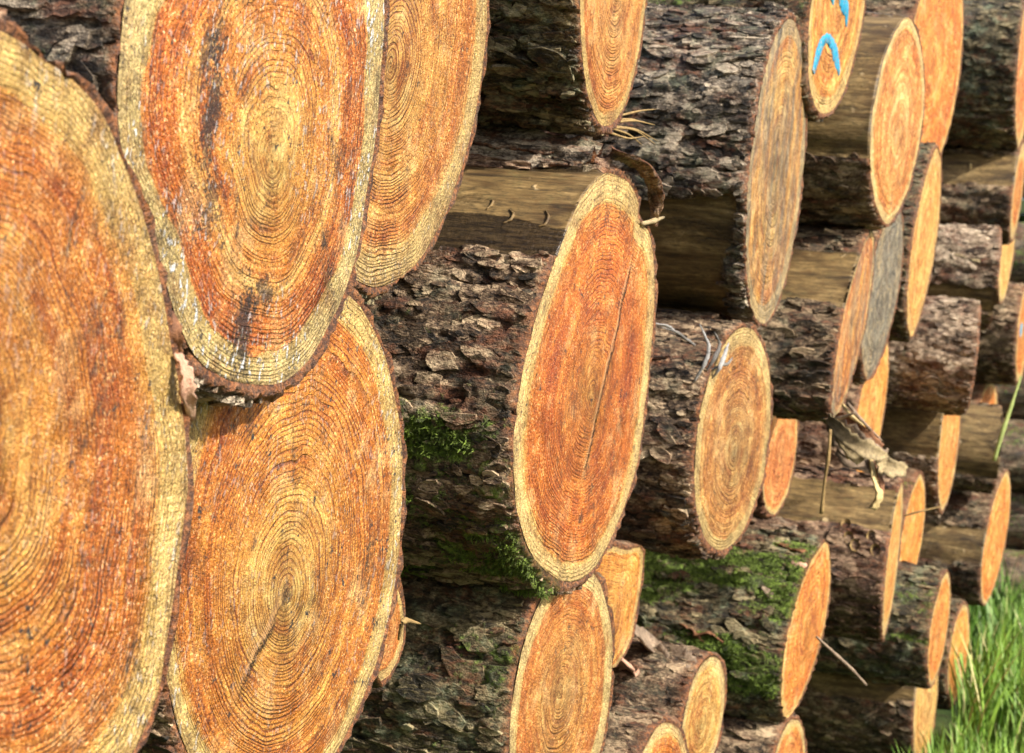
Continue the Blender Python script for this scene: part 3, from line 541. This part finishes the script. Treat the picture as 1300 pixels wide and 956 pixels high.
make_log('AK', ell(1292, 243, 62, 6, .12), -.04, D2R(2), 'log with an olive peeled band at the right edge, second from the top', woods('edge_c', OR, nrings=12, seed=32), 'dark', sapw=.25, res=1, seed=32, peel=((138, 178),))
make_log('AE', ell(1279, 318, 66, 8, .12), -.12, D2R(1), 'slim pale log end set back between two barky logs at the right edge', woods('pale_slim', [(0, (.66, .42, .17)), (1, (.64, .40, .15))], nrings=10, seed=33, late=.2), 'dark', sapw=.2, res=0, seed=33)
make_log('AF', ell(1299, 95, 92, 8, .06), -.04, D2R(1), 'topmost right log with dark ridged bark and a reddish end at the edge', woods('reddish', [(0, (.62, .24, .09)), (1, (.60, .22, .08))], nrings=10, seed=34, late=.3), 'olive', sapw=.1, res=1, seed=34, moss=((60, 130, .5),), rough=.008)
make_log('AG', ell(1298, 425, 60, 7, .08), -.08, 0, 'brown log at the right edge with a dab of blue paint on its end', woods('edge_d', OR, nrings=10, seed=35, late=.3), 'brown', sapw=.2, res=1, seed=35)
make_log('AH', ell(1253, 535, 52, 12, .1), -.16, D2R(-5), 'little orange arched log end showing above the short tan log', woods('arched', OR, nrings=10, seed=36, late=.25), 'dark', sapw=.12, res=0, seed=36)
make_log('AL', ell(1266, 570, 52, 5, .1), -.04, D2R(13), 'short smooth tan log with its end edge-on, right of the flat-topped end', woods('edge_e', OR, nrings=10, seed=37, late=.3), 'dark', sapw=.2, res=1, seed=37, peel=((95, 215),))
make_log('BB', ell(836, 1035, 118, 38, .1), -.02, D2R(-3), 'dark damp log at the bottom edge right of the brown-gold end', woods('bottom_a', OR, nrings=18, seed=38, late=.5, stain=.4), 'dark', sapw=.14, res=1, seed=38)
make_log('BD', ell(1000, 985, 72, 21, .12), -.04, D2R(-5), 'low log at the bottom edge beneath the mossy tangerine log', woods('bottom_b', OR, nrings=16, seed=39, late=.4), 'brown', sapw=.14, res=1, seed=39)

# ------------------------------------------------------------------ ground, hedge
gm = NT('meadow_soil'); gp = gm.n('TexCoord').outputs['Object']
gcol = gm.mix(gm.sst(.4, .62, gm.noise(gp, 1.7, 5, .65)), (.045, .075, .016), (.085, .11, .03))
gcol = gm.mix(gm.math('MULTIPLY', gm.sst(.5, .66, gm.noise(gp, 9, 4, .7)), .5), gcol, (.07, .05, .028))
gm.out(gcol, .9, gm.bump(gm.noise(gp, 40, 4, .7), .8, .02), .2)
gx = np.r_[-300, -60, np.linspace(-8, 8, 49), 60, 300]; gy = np.r_[-300, -40, np.linspace(-4, 14, 55), 60, 300]
GX, GY = np.meshgrid(gx, gy, indexing='ij'); GZZ = GZ + .02*fbm(GX*1.1, GY*1.1, GX*0, 5, 3)*((abs(GX) < 9) & (abs(GY) < 15))
tag(obj('ground', mesh('ground', np.stack([GX, GY, GZZ], -1).reshape(-1, 3), grid_faces(len(gx), len(gy), False), gm.m)), kind='structure')

# ------------------------------------------------------------------ loose and torn pieces
FL = {}
def flake_mat(name, a, b, rough=.7, sc=60):
    m = NT(name); P = m.n('TexCoord').outputs['Object']
    c = m.ramp(m.math('ADD', m.math('MULTIPLY', m.noise(P, sc, 5, .75), .7), m.math('MULTIPLY', m.noise(P, sc*6, 3, .7), .3)), [(.32, a), (.66, b)])
    return m.out(c, rough, m.bump(m.noise(P, sc*4, 4, .75), .9, .002), .4)
FL['rust'] = flake_mat('torn_bark_rust', (.05, .018, .009), (.30, .13, .055))
FL['grey'] = flake_mat('torn_bark_grey', (.045, .028, .018), (.34, .25, .17))
FL['pale'] = flake_mat('bast_pale', (.07, .048, .025), (.46, .36, .19))
FL['silver'] = flake_mat('bast_silver', (.10, .10, .10), (.44, .43, .42))
FL['straw'] = flake_mat('straw', (.34, .24, .09), (.66, .52, .26))
FL['splint'] = flake_mat('splinter_wood', (.14, .08, .03), (.42, .29, .11), sc=120)
FL['dull'] = flake_mat('fibre_grey', (.05, .047, .045), (.26, .24, .22), sc=120)
FL['pink'] = flake_mat('bark_inner_pink', (.28, .10, .055), (.68, .46, .32), sc=90)
FL['green'] = flake_mat('stem_green', (.14, .19, .04), (.32, .38, .12))

def sheet(path, side, width, thick=.003, curl=.15, m=6, seed=0, jag=.12):
    """a curved strip of bark: path n x 3, side directions n x 3, widths n; solid, ragged edge"""
    path = np.asarray(path, float); n = len(path)
    K = max(10, n*4); t0 = np.linspace(0, 1, n); t = np.linspace(0, 1, K)
    def itp(A):
        A = np.asarray(A, float)
        if A.ndim == 1: return np.interp(t, t0, A)
        # smooth path
        out = np.stack([np.interp(t, t0, A[:, i]) for i in range(3)], 1)
        for _ in range(3): out[1:-1] = .25*out[:-2]+.5*out[1:-1]+.25*out[2:]
        return out
    Pp, S, Wd = itp(path), itp(np.broadcast_to(np.asarray(side, float), (n, 3))), itp(np.broadcast_to(np.asarray(width, float), (n,)))
    tg = np.gradient(Pp, axis=0); tg /= np.linalg.norm(tg, axis=1)[:, None]+1e-9
    S = S - tg*np.sum(S*tg, 1)[:, None]; S /= np.linalg.norm(S, axis=1)[:, None]+1e-9
    N = np.cross(tg, S)
    q = np.linspace(-1, 1, m)
    rng = np.random.RandomState(seed+7)
    ja = 1+jag*rng.uniform(-1, 1, (K, 2))
    V = []
    for layer in (0, 1):
        for j, qq in enumerate(q):
            jj = ja[:, 0] if qq < 0 else ja[:, 1]
            off = (qq*jj*Wd/2)[:, None]*S + ((curl*Wd*(qq*qq)) + (thick if layer == 0 else 0)*(1-.5*qq*qq) + .25*thick*rng.uniform(-1, 1, K))[:, None]*N
            V.append(Pp+off)
    V = np.stack(V, 1)                                       # K, 2m, 3
    ring = list(range(m)) + list(range(2*m-1, m-1, -1)); V = V[:, ring]
    nc = 2*m
    Fc = [tuple(f) for f in grid_faces(K, nc)] + [tuple(range(nc))[::-1], tuple((K-1)*nc+i for i in range(nc))]
    return V.reshape(-1, 3), Fc
def tube(path, r, nseg=7, seed=0):
    path = np.asarray(path, float); n = len(path); K = n*5; t0 = np.linspace(0, 1, n); t = np.linspace(0, 1, K)
    P = np.stack([np.interp(t, t0, path[:, i]) for i in range(3)], 1)
    for _ in range(3): P[1:-1] = .25*P[:-2]+.5*P[1:-1]+.25*P[2:]
    rr = np.interp(t, t0, np.broadcast_to(np.asarray(r, float), (n,)))*(1+.15*np.random.RandomState(seed).uniform(-1, 1, K))
    tg = np.gradient(P, axis=0); tg /= np.linalg.norm(tg, axis=1)[:, None]
    up = np.array([.31, .2, .93]); A = np.cross(tg, up); A /= np.linalg.norm(A, axis=1)[:, None]; B = np.cross(tg, A)
    a = np.linspace(0, 2*math.pi, nseg, endpoint=False)
    V = P[:, None] + rr[:, None, None]*(np.cos(a)[None, :, None]*A[:, None]+np.sin(a)[None, :, None]*B[:, None])
    Fc = [tuple(f) for f in grid_faces(K, nseg)] + [tuple(range(nseg))[::-1], tuple((K-1)*nseg+i for i in range(nseg))]
    return V.reshape(-1, 3), Fc
def part(name, VF, mat, parent, smooth=True):
    return obj(name, mesh(name, VF[0], VF[1], mat, smooth), parent)
def thing(name, VF, mat, label, cat, group=None, smooth=True):
    V = np.asarray(VF[0]); c = V.mean(0); c[2] = V[:, 2].min()
    return tag(obj(name, mesh(name, V-c, VF[1], mat, smooth), None, c), label, cat, group)

# half-peeled bark on top of the vivid orange log
g = LOGS['E']; hv, nn, up = g['hv'], g['n'], np.array([0, 0, 1.])
def surf_strip(g, th, xs, offs, dth=None):
    return [g['surf'](th+(dth[i] if dth else 0), x, o) for i, (x, o) in enumerate(zip(xs, offs))]
def bark_slab(g, name, path, side, width, thick, seed, mat='grey', amp=.006, m_=18, edge=.35, curl=0., face=None):
    """a lifted plate of real bark: ragged, layered, thick"""
    path = np.asarray(path, float); n = len(path); K = 70; t = np.linspace(0, 1, K); t0 = np.linspace(0, 1, n)
    P = np.stack([np.interp(t, t0, path[:, i]) for i in range(3)], 1)
    for _ in range(25): P[1:-1] = .25*P[:-2]+.5*P[1:-1]+.25*P[2:]
    S = np.broadcast_to(np.asarray(side, float), (n, 3)); S = np.stack([np.interp(t, t0, S[:, i]) for i in range(3)], 1)
    tg = np.gradient(P, axis=0); tg /= np.linalg.norm(tg, axis=1)[:, None]; S = S-tg*np.sum(S*tg, 1)[:, None]; S /= np.linalg.norm(S, axis=1)[:, None]; N = np.cross(tg, S)
    N *= np.sign(N[K//2]@(np.asarray(face) if face is not None else (-g['hv']*.7+np.array([0, 0, .7]))))
    wd_ = np.interp(t, t0, np.broadcast_to(np.asarray(width, float), (n,)))
    q = np.linspace(-1, 1, m_); TT, Q = np.meshgrid(t*np.linalg.norm(np.diff(P, axis=0), axis=1).sum(), q, indexing='ij')
    lo = 1+edge*fbm(TT*38, TT*0, TT*0+seed, seed, 4); hi = 1+edge*fbm(TT*38, TT*0+9, TT*0+seed, seed+1, 4)
    off = np.where(Q < 0, Q*lo, Q*hi)*wd_[:, None]/2
    ter = 3.*fbm(TT*14, off*70, TT*0+seed, seed+2, 5); ter = np.floor(ter)+sst(0, .2, ter-np.floor(ter))
    hgt = amp*(.35*ter+.9*fbm(TT*30, off*150, TT*0+seed, seed+3, 4)) + curl*wd_[:, None]*Q*Q
    V = []
    for lay_ in (1, -1):
        th_ = thick*(1-.8*np.abs(Q)**4)
        V.append(P[:, None]+off[..., None]*S[:, None]+((hgt if lay_ > 0 else hgt*.5-th_))[..., None]*N[:, None])
    V = np.concatenate([V[0], V[1][:, ::-1]], 1); nc = 2*m_
    Fc = np.concatenate([grid_faces(K, nc)]); n_ = K*nc
    tint = np.concatenate([.72+.6*fbm(TT*25, off*120, TT*0+seed, seed+5, 3), np.full(Q.shape, .2)], 1).ravel()
    rim = np.concatenate([sst(.86, 1., np.abs(Q))*.6, np.ones(Q.shape)], 1).ravel()
    return obj(name, mesh(name, V.reshape(-1, 3), Fc, BARK[mat], tint=tint, moss=tint*0, rim=rim), g['root'])
xs = [.34, .27, .20, .13, .07, .015]
bark_slab(g, 'bark_plate', surf_strip(g, 97, xs, [.006, .008, .007, .010, .012, .010]), hv*.5+up*.8, [.026, .034, .030, .036, .034, .02], .006, 1)
bark_slab(g, 'bark_plate', surf_strip(g, 93, xs, [.016, .018, .020, .021, .022, .014]), hv*.8+up*.55, [.034, .036, .040, .034, .036, .02], .007, 2)
bark_slab(g, 'bark_plate', surf_strip(g, 103, xs[:5], [.003, .004, .006, .006, .003]), hv*.3+up*.9, [.008, .012, .009, .013, .006], .004, 3, 'red')
fp = g['facep']
bark_slab(g, 'bark_plate', [g['surf'](84, .06, .014), fp(776, 198, .002), fp(800, 207, .010), fp(816, 232, .010), fp(824, 258, .008), fp(827, 284, .004)], nn+up*.25, [.026, .024, .016, .013, .014, .006], .003, 4, 'red', .006, 14, .8, face=nn)
part('splinter', tube([fp(812, 284, .002), fp(822, 280, .006), fp(833, 275, .008)], [.002, .0026, .0012]), FL['pale'], g['root'])
for i, (px, py) in enumerate([(638, 262), (684, 268), (606, 246)]):
    th = math.degrees(math.asin(max(-1, min(1, (480-(py+(740-px)*.12))/262.)))); th = 180-th
    x0 = (700-px)/1380.+.01
    sz = (1., 1.35, .6, .8, 1.1)[i]
    pts = [g['surf'](th+d, x0+ex, .0008) for d, ex in ((-2.6*sz, .004*sz), (-1*sz, -.001), (1.2*sz, -.0012), (2.6, .0035*sz))]
    part('branch_scar', tube(pts, [.0004, .0014, .0014, .0004]), BARE, g['root'])
# splinters under the peach end
g = LOGS['H']; fp = g['facep']
for i, pp in enumerate([[(778,158,-.01),(800,152,.004),(822,158,.008)], [(782,160,-.008),(800,163,.006),(824,179,.010)], [(776,162,-.01),(798,163,.006),(815,182,.014)], [(786,150,-.008),(808,140,.004),(826,138,.006)], [(770,164,-.008),(790,176,.006),(806,172,.010)], [(784,153,-.01),(800,151,.003),(811,155,.004)], [(778,160,-.01),(794,170,.004),(806,184,.008)]]):
    part('splinter', tube([fp(*q) for q in pp], [.0013, .0010, .0003], seed=i), FL['splint'], g['root'])
# torn fibres on the dull tan log
g = LOGS['J']; fp = g['facep']
for i, pp in enumerate([[(893,488,-.012),(893,462,.004),(897,440,.006),(893,412,-.004)], [(900,480,-.008),(901,455,.008),(906,436,.010),(903,421,.004)], [(905,486,-.004),(903,468,.012),(910,446,.012),(917,434,.008)], [(903,470,.0),(911,460,.014),(918,452,.012)], [(888,425,-.03),(880,418,-.03),(868,414,-.04)], [(893,440,-.01),(884,426,-.02),(872,419,-.03)]]):
    part('torn_fibre', sheet([fp(*q) for q in pp], hv*.8+np.array([.5, 0, 0]), [.002, .006, .005, .001][:len(pp)] if len(pp) == 4 else [.003, .004, .001], .0012, .35, seed=i, jag=.4), FL['dull'] if i % 2 else FL['silver'], g['root'])
# blue paint on the golden end at the top and on the brown one at the right edge
pm = NT('blue_paint'); pp_ = pm.n('TexCoord').outputs['Object']
pm.out(pm.mix(pm.sst(.56, .64, pm.noise(pp_, 230, 4, .8)), pm.mix(pm.sst(.35, .7, pm.noise(pp_, 160, 4, .75)), (.008, .19, .36), (.015, .31, .45)), (.50, .25, .07)), .5, pm.bump(pm.noise(pp_, 420, 3, .7), .6, .001))
def paint(g, pts, wid, seed):
    """a brush stroke lying 1 mm proud of the cut; pts are (px, py)"""
    fp = g['facep']; P = np.array([fp(x, y, .0012) for x, y in pts]); n = len(P); K = n*6
    t = np.linspace(0, 1, K); P = np.stack([np.interp(t, np.linspace(0, 1, n), P[:, i]) for i in range(3)], 1)
    for _ in range(4): P[1:-1] = .25*P[:-2]+.5*P[1:-1]+.25*P[2:]
    wd_ = np.interp(t, np.linspace(0, 1, n), wid); tg = np.gradient(P, axis=0); sd = np.cross(tg, g['n']); sd /= np.linalg.norm(sd, axis=1)[:, None]+1e-9
    r = np.random.RandomState(seed); V = []
    for q, lift in ((-1, -.0010), (-.8, 0), (.8, 0), (1, -.0010)): V.append(P+sd*(wd_*q*.5*(1+.2*r.uniform(-1, 1, K)))[:, None]+g['n']*lift)
    V = np.stack(V, 1).reshape(-1, 3)
    part('paint_stroke', (V, [tuple(f) for f in grid_faces(K, 4, False)]), pm.m, g['root'])
g = LOGS['M']
paint(g, [(1032, 92), (1036, 75), (1042, 57), (1049, 47), (1056, 55), (1061, 70), (1065, 93)], [.012, .022, .020, .012, .018, .024, .012], 1)
paint(g, [(1066, -8), (1070, 2), (1075, 12), (1074, 34)], [.02, .030, .024, .004], 2)
paint(g, [(1054, -10), (1058, 3)], [.016, .010], 3)
paint(LOGS['AG'], [(1297, 410), (1296, 420), (1295, 428)], [.03, .05, .03], 4)

# ---- things lying on the pile are set down on the surface found under their place
bpy.context.view_layer.update()
DG = bpy.context.evaluated_depsgraph_get()
def hit(px, py):
    d = Vector(ray(px, py)).normalized(); ok, loc, nrm, *_ = SC.ray_cast(DG, Vector(CAM), d)
    return (np.array(loc), np.array(nrm)) if ok else (at_y(px, py, 6.), np.array([0, 0, 1.]))
def lay(pts, lift=.004):
    out = []
    for p_ in pts:
        l, n_ = hit(p_[0], p_[1]); out.append(l + n_*(p_[2] if len(p_) > 2 else lift))
    return np.array(out)
def chip(pts, width, mat, label, cat='bark flake', group=None, seed=0, curl=.2, thick=.004, lift=.006, name='bark_flake'):
    P = lay(pts, lift); l, n_ = hit(*pts[len(pts)//2][:2])
    P = P[0] + (P-P[0])*min(1., .16/max(1e-6, np.linalg.norm(P[-1]-P[0])))     # chips stay short even over a step
    sd = np.cross(P[-1]-P[0], n_); return thing(name, sheet(P, sd, width, thick, curl, seed=seed, jag=.3), mat, label, cat, group)
GC = 'bark flakes fallen between the low logs'
for i, (pts, w_, mt, lb) in enumerate([([(864,792),(880,806),(893,818)], [.018, .026, .012], 'rust', 'reddish bark flake tilted below the mossy log, left one of a close pair'), ([(884,806),(902,806),(918,812)], [.012, .02, .014], 'rust', 'reddish bark flake below the mossy log, right one of a close pair'),
        ([(806,800),(826,818),(846,836)], [.014, .03, .016], 'grey', 'long grey bark flake slanting down just right of the narrow amber end'), ([(836,822),(862,838),(884,846)], [.02, .034, .016], 'grey', 'broad grey bark flake touching the small yellowish end'),
        ([(800,776),(818,784),(834,800)], [.012, .018, .01], 'rust', 'small rusty bark flake highest among the low litter beside the amber end'), ([(852,846),(870,852),(884,862)], [.012, .02, .01], 'grey', 'little grey bark flake lowest on the left flank of the small yellowish end'), ([(790,830),(796,846),(800,862)], [.02, .03, .02], 'pink', 'pinkish upright bark flake at the foot of the narrow amber end')]):
    chip(pts, np.array(w_)*1.05, FL[mt], lb, group=GC, seed=20+i)
GD = 'bark flakes on the mossy log'
for i, (pts, w_, mt, lb) in enumerate([([(956,664),(978,660),(1004,666)], [.012, .022, .012], 'grey', 'grey bark flake along the top of the mossy log under the rosy end'), ([(996,664),(1015,672),(1032,684)], [.012, .02, .01], 'grey', 'grey bark flake at the top of the mossy log nearest its orange tip'),
        ([(1002,716),(1016,724),(1030,728)], [.012, .022, .014], 'pink', 'pinkish bark flake stuck on the mossy log beside its leaning cut end'), ([(962,748),(980,756),(1000,760)], [.006, .014, .008], 'grey', 'narrow pale flake lowest on the mossy side of the leaning log'), ([(985,690),(1004,694),(1020,702)], [.01, .018, .01], 'rust', 'rusty bark flake on the upper mossy side of the leaning log')]):
    chip(pts, w_, FL[mt], lb, group=GD, seed=40+i)
chip([(1204,318),(1224,322),(1246,330)], [.014, .022, .012], FL['pale'], 'pale curled flake on the upper pink-grey log', seed=50)
# slivers wedged between the three biggest ends
c0 = at(226, 455, .035); P = [at(223, 452, .045), at(231, 470, .05), at(236, 495, .05), at(243, 528, .04)]
thing('bark_sliver', sheet(P, np.array([.35, 1, 0]), [.005, .007, .008, .003], .003, .3, seed=3, jag=.5), FL['pink'], 'pinkish bark sliver wedged between the largest end and the russet end', 'bark sliver')
P = [at(214, 398, .04), at(220, 425, .045), at(228, 446, .035)]
thing('bark_sliver', sheet(P, np.array([.5, 1, 0]), [.004, .008, .003], .003, .2, seed=4, jag=.3), FL['rust'], 'dark reddish bark sliver above the pinkish one beside the largest end', 'bark sliver')
P = [at(506, 812, -.05), at(512, 786, -.045), at(534, 792, -.05)]
part('splinter', tube([q-LOGS['D']['C'] for q in P], [.001, .0025, .0006]), FL['splint'], LOGS['D']['root'])
# shreds of bast hanging at the foot of the streaked orange end
r0 = tag(obj('bark_shreds', None, None, at_y(1075, 560, 2.72)), 'bundle of pale and dark bark shreds hanging at the foot of the grey-streaked end', 'bark shreds')
b0 = at_y(1075, 560, 2.72)
def sh(name, pts, wd_, mat, thick=.004, curl=.25, seed=0, side=(.2, .3, .9)):
    P = [at_y(x, y, Y)-b0 for x, y, Y in pts]
    part(name, sheet(P, np.array(side), wd_, thick, curl, seed=seed, jag=.25), mat, r0)
sh('shred', [(1054,533,2.70),(1062,541,2.66),(1080,562,2.63),(1102,575,2.62),(1124,578,2.66)], [.014, .018, .022, .026, .006], FL['pale'], seed=1)
sh('shred', [(1056,536,2.70),(1066,552,2.66),(1082,574,2.64),(1092,588,2.64)], [.012, .014, .018, .012], FL['pale'], seed=2)
sh('shred', [(1060,537,2.71),(1074,556,2.68),(1092,580,2.67),(1112,586,2.68),(1122,576,2.70)], [.02, .04, .05, .04, .02], FL['grey'], seed=3, thick=.005)
sh('shred', [(1064,528,2.72),(1082,540,2.70),(1098,556,2.69),(1118,570,2.70)], [.01, .022, .026, .012], FL['rust'], seed=4)
sh('shred', [(1112,582,2.66),(1120,592,2.67),(1132,594,2.67),(1148,598,2.69)], [.02, .026, .026, .014], FL['pale'], seed=5)
sh('shred', [(1104,582,2.67),(1108,612,2.66),(1114,630,2.66),(1104,644,2.66)], [.008, .012, .018, .02], FL['straw'], seed=6, side=(.3, .95, .1))
sh('shred', [(1108,586,2.68),(1116,612,2.67),(1119,628,2.67)], [.014, .012, .006], FL['rust'], seed=7, side=(.3, .95, .1))
for i, pts in enumerate([[(1052,538,2.69),(1064,532,2.67),(1085,524,2.66)], [(1070,514,2.70),(1080,528,2.68),(1096,540,2.67)], [(1076,512,2.69),(1090,530,2.68),(1120,560,2.70)], [(1056,545,2.68),(1066,560,2.66),(1078,584,2.66)]]):
    part('fibre', tube([at_y(x, y, Y)-b0 for x, y, Y in pts], [.0022, .003, .0012]), FL['straw'] if i % 2 else FL['grey'], r0)
def stick(name, pts, r, mat, label, cat, seed=0):
    return thing(name, tube([at_y(*q) for q in pts], r, 6, seed), mat, label, cat)
stick('bast_strip', [(1054,545,2.60),(1052,580,2.60),(1047,610,2.61),(1043,652,2.62)], [.002, .0028, .002, .003], FL['splint'], 'thin pale bast strip hanging straight down left of the bark shreds', 'bast strip')
stick('twig', [(1036,808,2.45),(1060,830,2.45),(1082,850,2.46),(1100,870,2.47)], [.0016, .0024, .0024, .0016], FL['grey'], 'thin grey twig leaning in front of the low log right of the leaning tangerine end', 'twig')
stick('straw_stalk', [(1148,655,3.30),(1165,650,3.30),(1195,643,3.32)], [.0016, .002, .001], FL['splint'], 'straw-coloured stalk lying level across the gap right of the very thin upright end', 'straw')
l_, n_ = hit(1231, 218)
thing('straw_piece', tube([l_+n_*.006+np.array([0, -.004, .022]), l_+n_*.012, l_+n_*.006+np.array([.01, .004, -.03])], [.0025, .003, .0025]), FL['straw'], 'short bright straw piece stuck on the olive peeled log at upper right', 'straw')
stick('grass_stem', [(1262,585,3.9),(1272,550,3.9),(1284,515,3.92),(1296,478,3.95)], [.004, .0045, .004, .002], FL['green'], 'single pale green grass stem leaning right in front of the pile end', 'grass stem')
# knots on the log of the very thin end
g = LOGS['Y']
for i, (px, py) in enumerate([(1074, 666), (1078, 682), (1086, 692), (1107, 681), (1112, 698)]):
    l_, n_ = hit(px, py)
    a_ = np.linspace(0, 2*math.pi, 9)[:-1]; u_ = np.array([.95, 0, .2]); w_ = np.cross(n_, u_)
    V = [l_+n_*.006] + [l_+n_*.004+.005*(math.cos(t)*u_+1.2*math.sin(t)*w_) for t in a_] + [l_-n_*.003+.009*(math.cos(t)*u_+1.3*math.sin(t)*w_) for t in a_]
    Fc = [(0, 1+k, 1+(k+1) % 8) for k in range(8)] + [(1+k, 9+k, 9+(k+1) % 8, 1+(k+1) % 8) for k in range(8)]
    part('knot', (np.array(V)-g['C'], Fc), FL['splint'], g['root'])

# ------------------------------------------------------------------ second pile beyond the grass, hedge, grass
def proj(Pw):
    d = np.asarray(Pw)-CAM; z = d@F0; return np.stack([W/2+F*(d@RX)/z, H/2+F*(d@DN)/z], 1)
wmb = woods('far', OR, nrings=10, seed=60, late=.3)
for i, (Y, Z, r, lab) in enumerate([(7.6, .04, .13, 'lowest dark mossy log of the second pile beyond the grass'), (7.66, .29, .12, 'second dark mossy log from the bottom of the pile beyond the grass'), (7.6, .53, .13, 'third mossy log from the bottom of the pile beyond the grass'),
        (7.68, .79, .13, 'fourth dark log up in the pile beyond the grass'), (7.62, 1.04, .12, 'fifth dark log up in the pile beyond the grass'), (7.66, 1.29, .13, 'topmost dark log of the pile beyond the grass')]):
    t = np.linspace(0, 2*math.pi, 36, endpoint=False); xe = .15+.05*math.sin(i*2.3)
    C3 = np.stack([np.full(36, xe), Y+r*np.cos(t), Z+r*np.sin(t)], 1)
    make_log('far%d' % i, proj(C3), xe, 0., lab, wmb, 'dark', sapw=.12, res=0, seed=70+i, moss=((60, 230, .45),), length=3.)
    LOGS['far%d' % i]['root']['group'] = 'logs in the pile beyond the grass'

hm = NT('hedge_leaf'); ho = hm.n('ObjectInfo').outputs['Random']; hc = hm.attrc('col')
hm.out(hc, .6, None, .3)
rng = np.random.RandomState(5)
def leaves(n, cen, ext, size, lo, hi, clump=44):
    cl = cen+ext*np.clip(rng.normal(0, .55, (clump, 3)), -1, 1); cr = rng.uniform(.25, .6, clump)
    k = rng.randint(0, clump, n); d = rng.normal(0, 1, (n, 3)); d /= np.linalg.norm(d, axis=1)[:, None]
    p = cl[k]+d*(cr[k]*rng.uniform(.55, 1.05, n))[:, None]
    a = rng.normal(0, 1, (n, 3)); a /= np.linalg.norm(a, axis=1)[:, None]; b = np.cross(a, rng.normal(0, 1, (n, 3))); b /= np.linalg.norm(b, axis=1)[:, None]
    s_ = size*rng.uniform(.6, 1.3, n)[:, None]
    V = np.stack([p-a*s_, p+b*s_*.45, p+a*s_, p-b*s_*.45], 1).reshape(-1, 3)
    c = np.array(lo)+(np.array(hi)-np.array(lo))*rng.uniform(0, 1, (n, 1))
    return V, np.arange(4*n).reshape(-1, 4), np.repeat(c, 4, 0)
Vs, Fs, Cs, o_ = [], [], [], 0
for x in np.arange(-5, 5.1, 1.1):
    V, Fc, Cc = leaves(6500, np.array([x, 14+rng.uniform(-.5, .5), 1.6]), np.array([1.1, 1.0, 2.2]), .085, (.020, .040, .012), (.055, .085, .022))
    V[:, 2] = np.maximum(V[:, 2], GZ); Vs.append(V); Fs.append(Fc+o_); Cs.append(Cc); o_ += len(V)
hedge = tag(obj('hedge', None, None, (0, 14, GZ)), 'dark green leafy hedge far behind the second pile', 'hedge')
obj('foliage', mesh('foliage', np.concatenate(Vs)-np.array([0, 14, GZ]), np.concatenate(Fs), hm.m, False, col=np.concatenate(Cs)), hedge)['kind'] = 'stuff'
for x in np.arange(-5, 5.1, 1.4):
    part('stem', tube([(x, 0, -.05), (x+.1, .05, .8), (x-.05, 0, 1.9)], [.06, .05, .02]), FL['rust'], hedge)

gmM = NT('grass_blade'); gmM.out(gmM.attrc('col'), .5, None, .35)
def blades(n, xr, yr, hr, wr, lo, hi, seed, lean=.45, keep=None):
    r = np.random.RandomState(seed); x = r.uniform(*xr, n); y = r.uniform(*yr, n)
    if keep is not None: k = keep(x, y); x, y = x[k], y[k]; n = len(x)
    tuft_ = .55+.75*np.clip(.5+fbm(x*2.6, y*2.6, x*0, seed, 3), 0, 1)
    h = r.uniform(*hr, n)*tuft_; w = r.uniform(*wr, n); a = r.uniform(0, 2*math.pi, n); b = a+r.uniform(-.6, .6, n)+1.57; L = lean*r.uniform(.1, 1.3, n)
    z0 = GZ+.02*fbm(x*1.1, y*1.1, x*0, 5, 3)-.01
    base = np.stack([x, y, z0], 1); dr = np.stack([np.cos(a), np.sin(a), a*0], 1); sd = np.stack([np.cos(b), np.sin(b), a*0], 1)
    lv = []
    for f, wf in ((0, 1), (.45, .85), (.8, .5), (1, .06)):
        c = base + dr*(h*L*f*f)[:, None]; c[:, 2] += h*(f-.22*L*f*f)
        lv += [c-sd*(w*wf*.5)[:, None], c+sd*(w*wf*.5)[:, None]]
    V = np.stack(lv, 1).reshape(-1, 3)
    q = np.array([[0, 1, 3, 2], [2, 3, 5, 4], [4, 5, 7, 6]]); Fc = (np.arange(n)[:, None, None]*8+q[None]).reshape(-1, 4)
    c = np.array(lo)+(np.array(hi)-np.array(lo))*r.uniform(0, 1, (n, 1)); 
    dry = r.uniform(0, 1, n) < .07; c[dry] = np.array([.46, .42, .19])*r.uniform(.6, 1.2, (dry.sum(), 1))
    return V, Fc, np.repeat(c, 8, 0)
clear = lambda x, y: (x > .02) | (y > 5.35)
VV = []
for args in [(12000, (-.1, 1.3), (3.0, 4.15), (.05, .14), (.003, .006), (.06, .15, .012), (.22, .36, .05), 1),
             (30000, (-.1, 1.3), (4.1, 7.2), (.07, .30), (.003, .008), (.06, .15, .012), (.22, .36, .05), 4),
             (15000, (-1.5, 2.5), (5.4, 13.), (.10, .30), (.006, .012), (.04, .10, .012), (.13, .25, .03), 2),
             (7000, (.05, 3), (-.6, 3.2), (.06, .16), (.004, .008), (.045, .10, .012), (.12, .22, .035), 3)]:
    VV.append(blades(*args, keep=clear))
o_ = 0; Fs = []
for v in VV: Fs.append(v[1]+o_); o_ += len(v[0])
gr_ = tag(obj('grass', mesh('grass', np.concatenate([v[0] for v in VV]), np.concatenate(Fs), gmM.m, True, col=np.concatenate([v[2] for v in VV]))), kind='stuff')
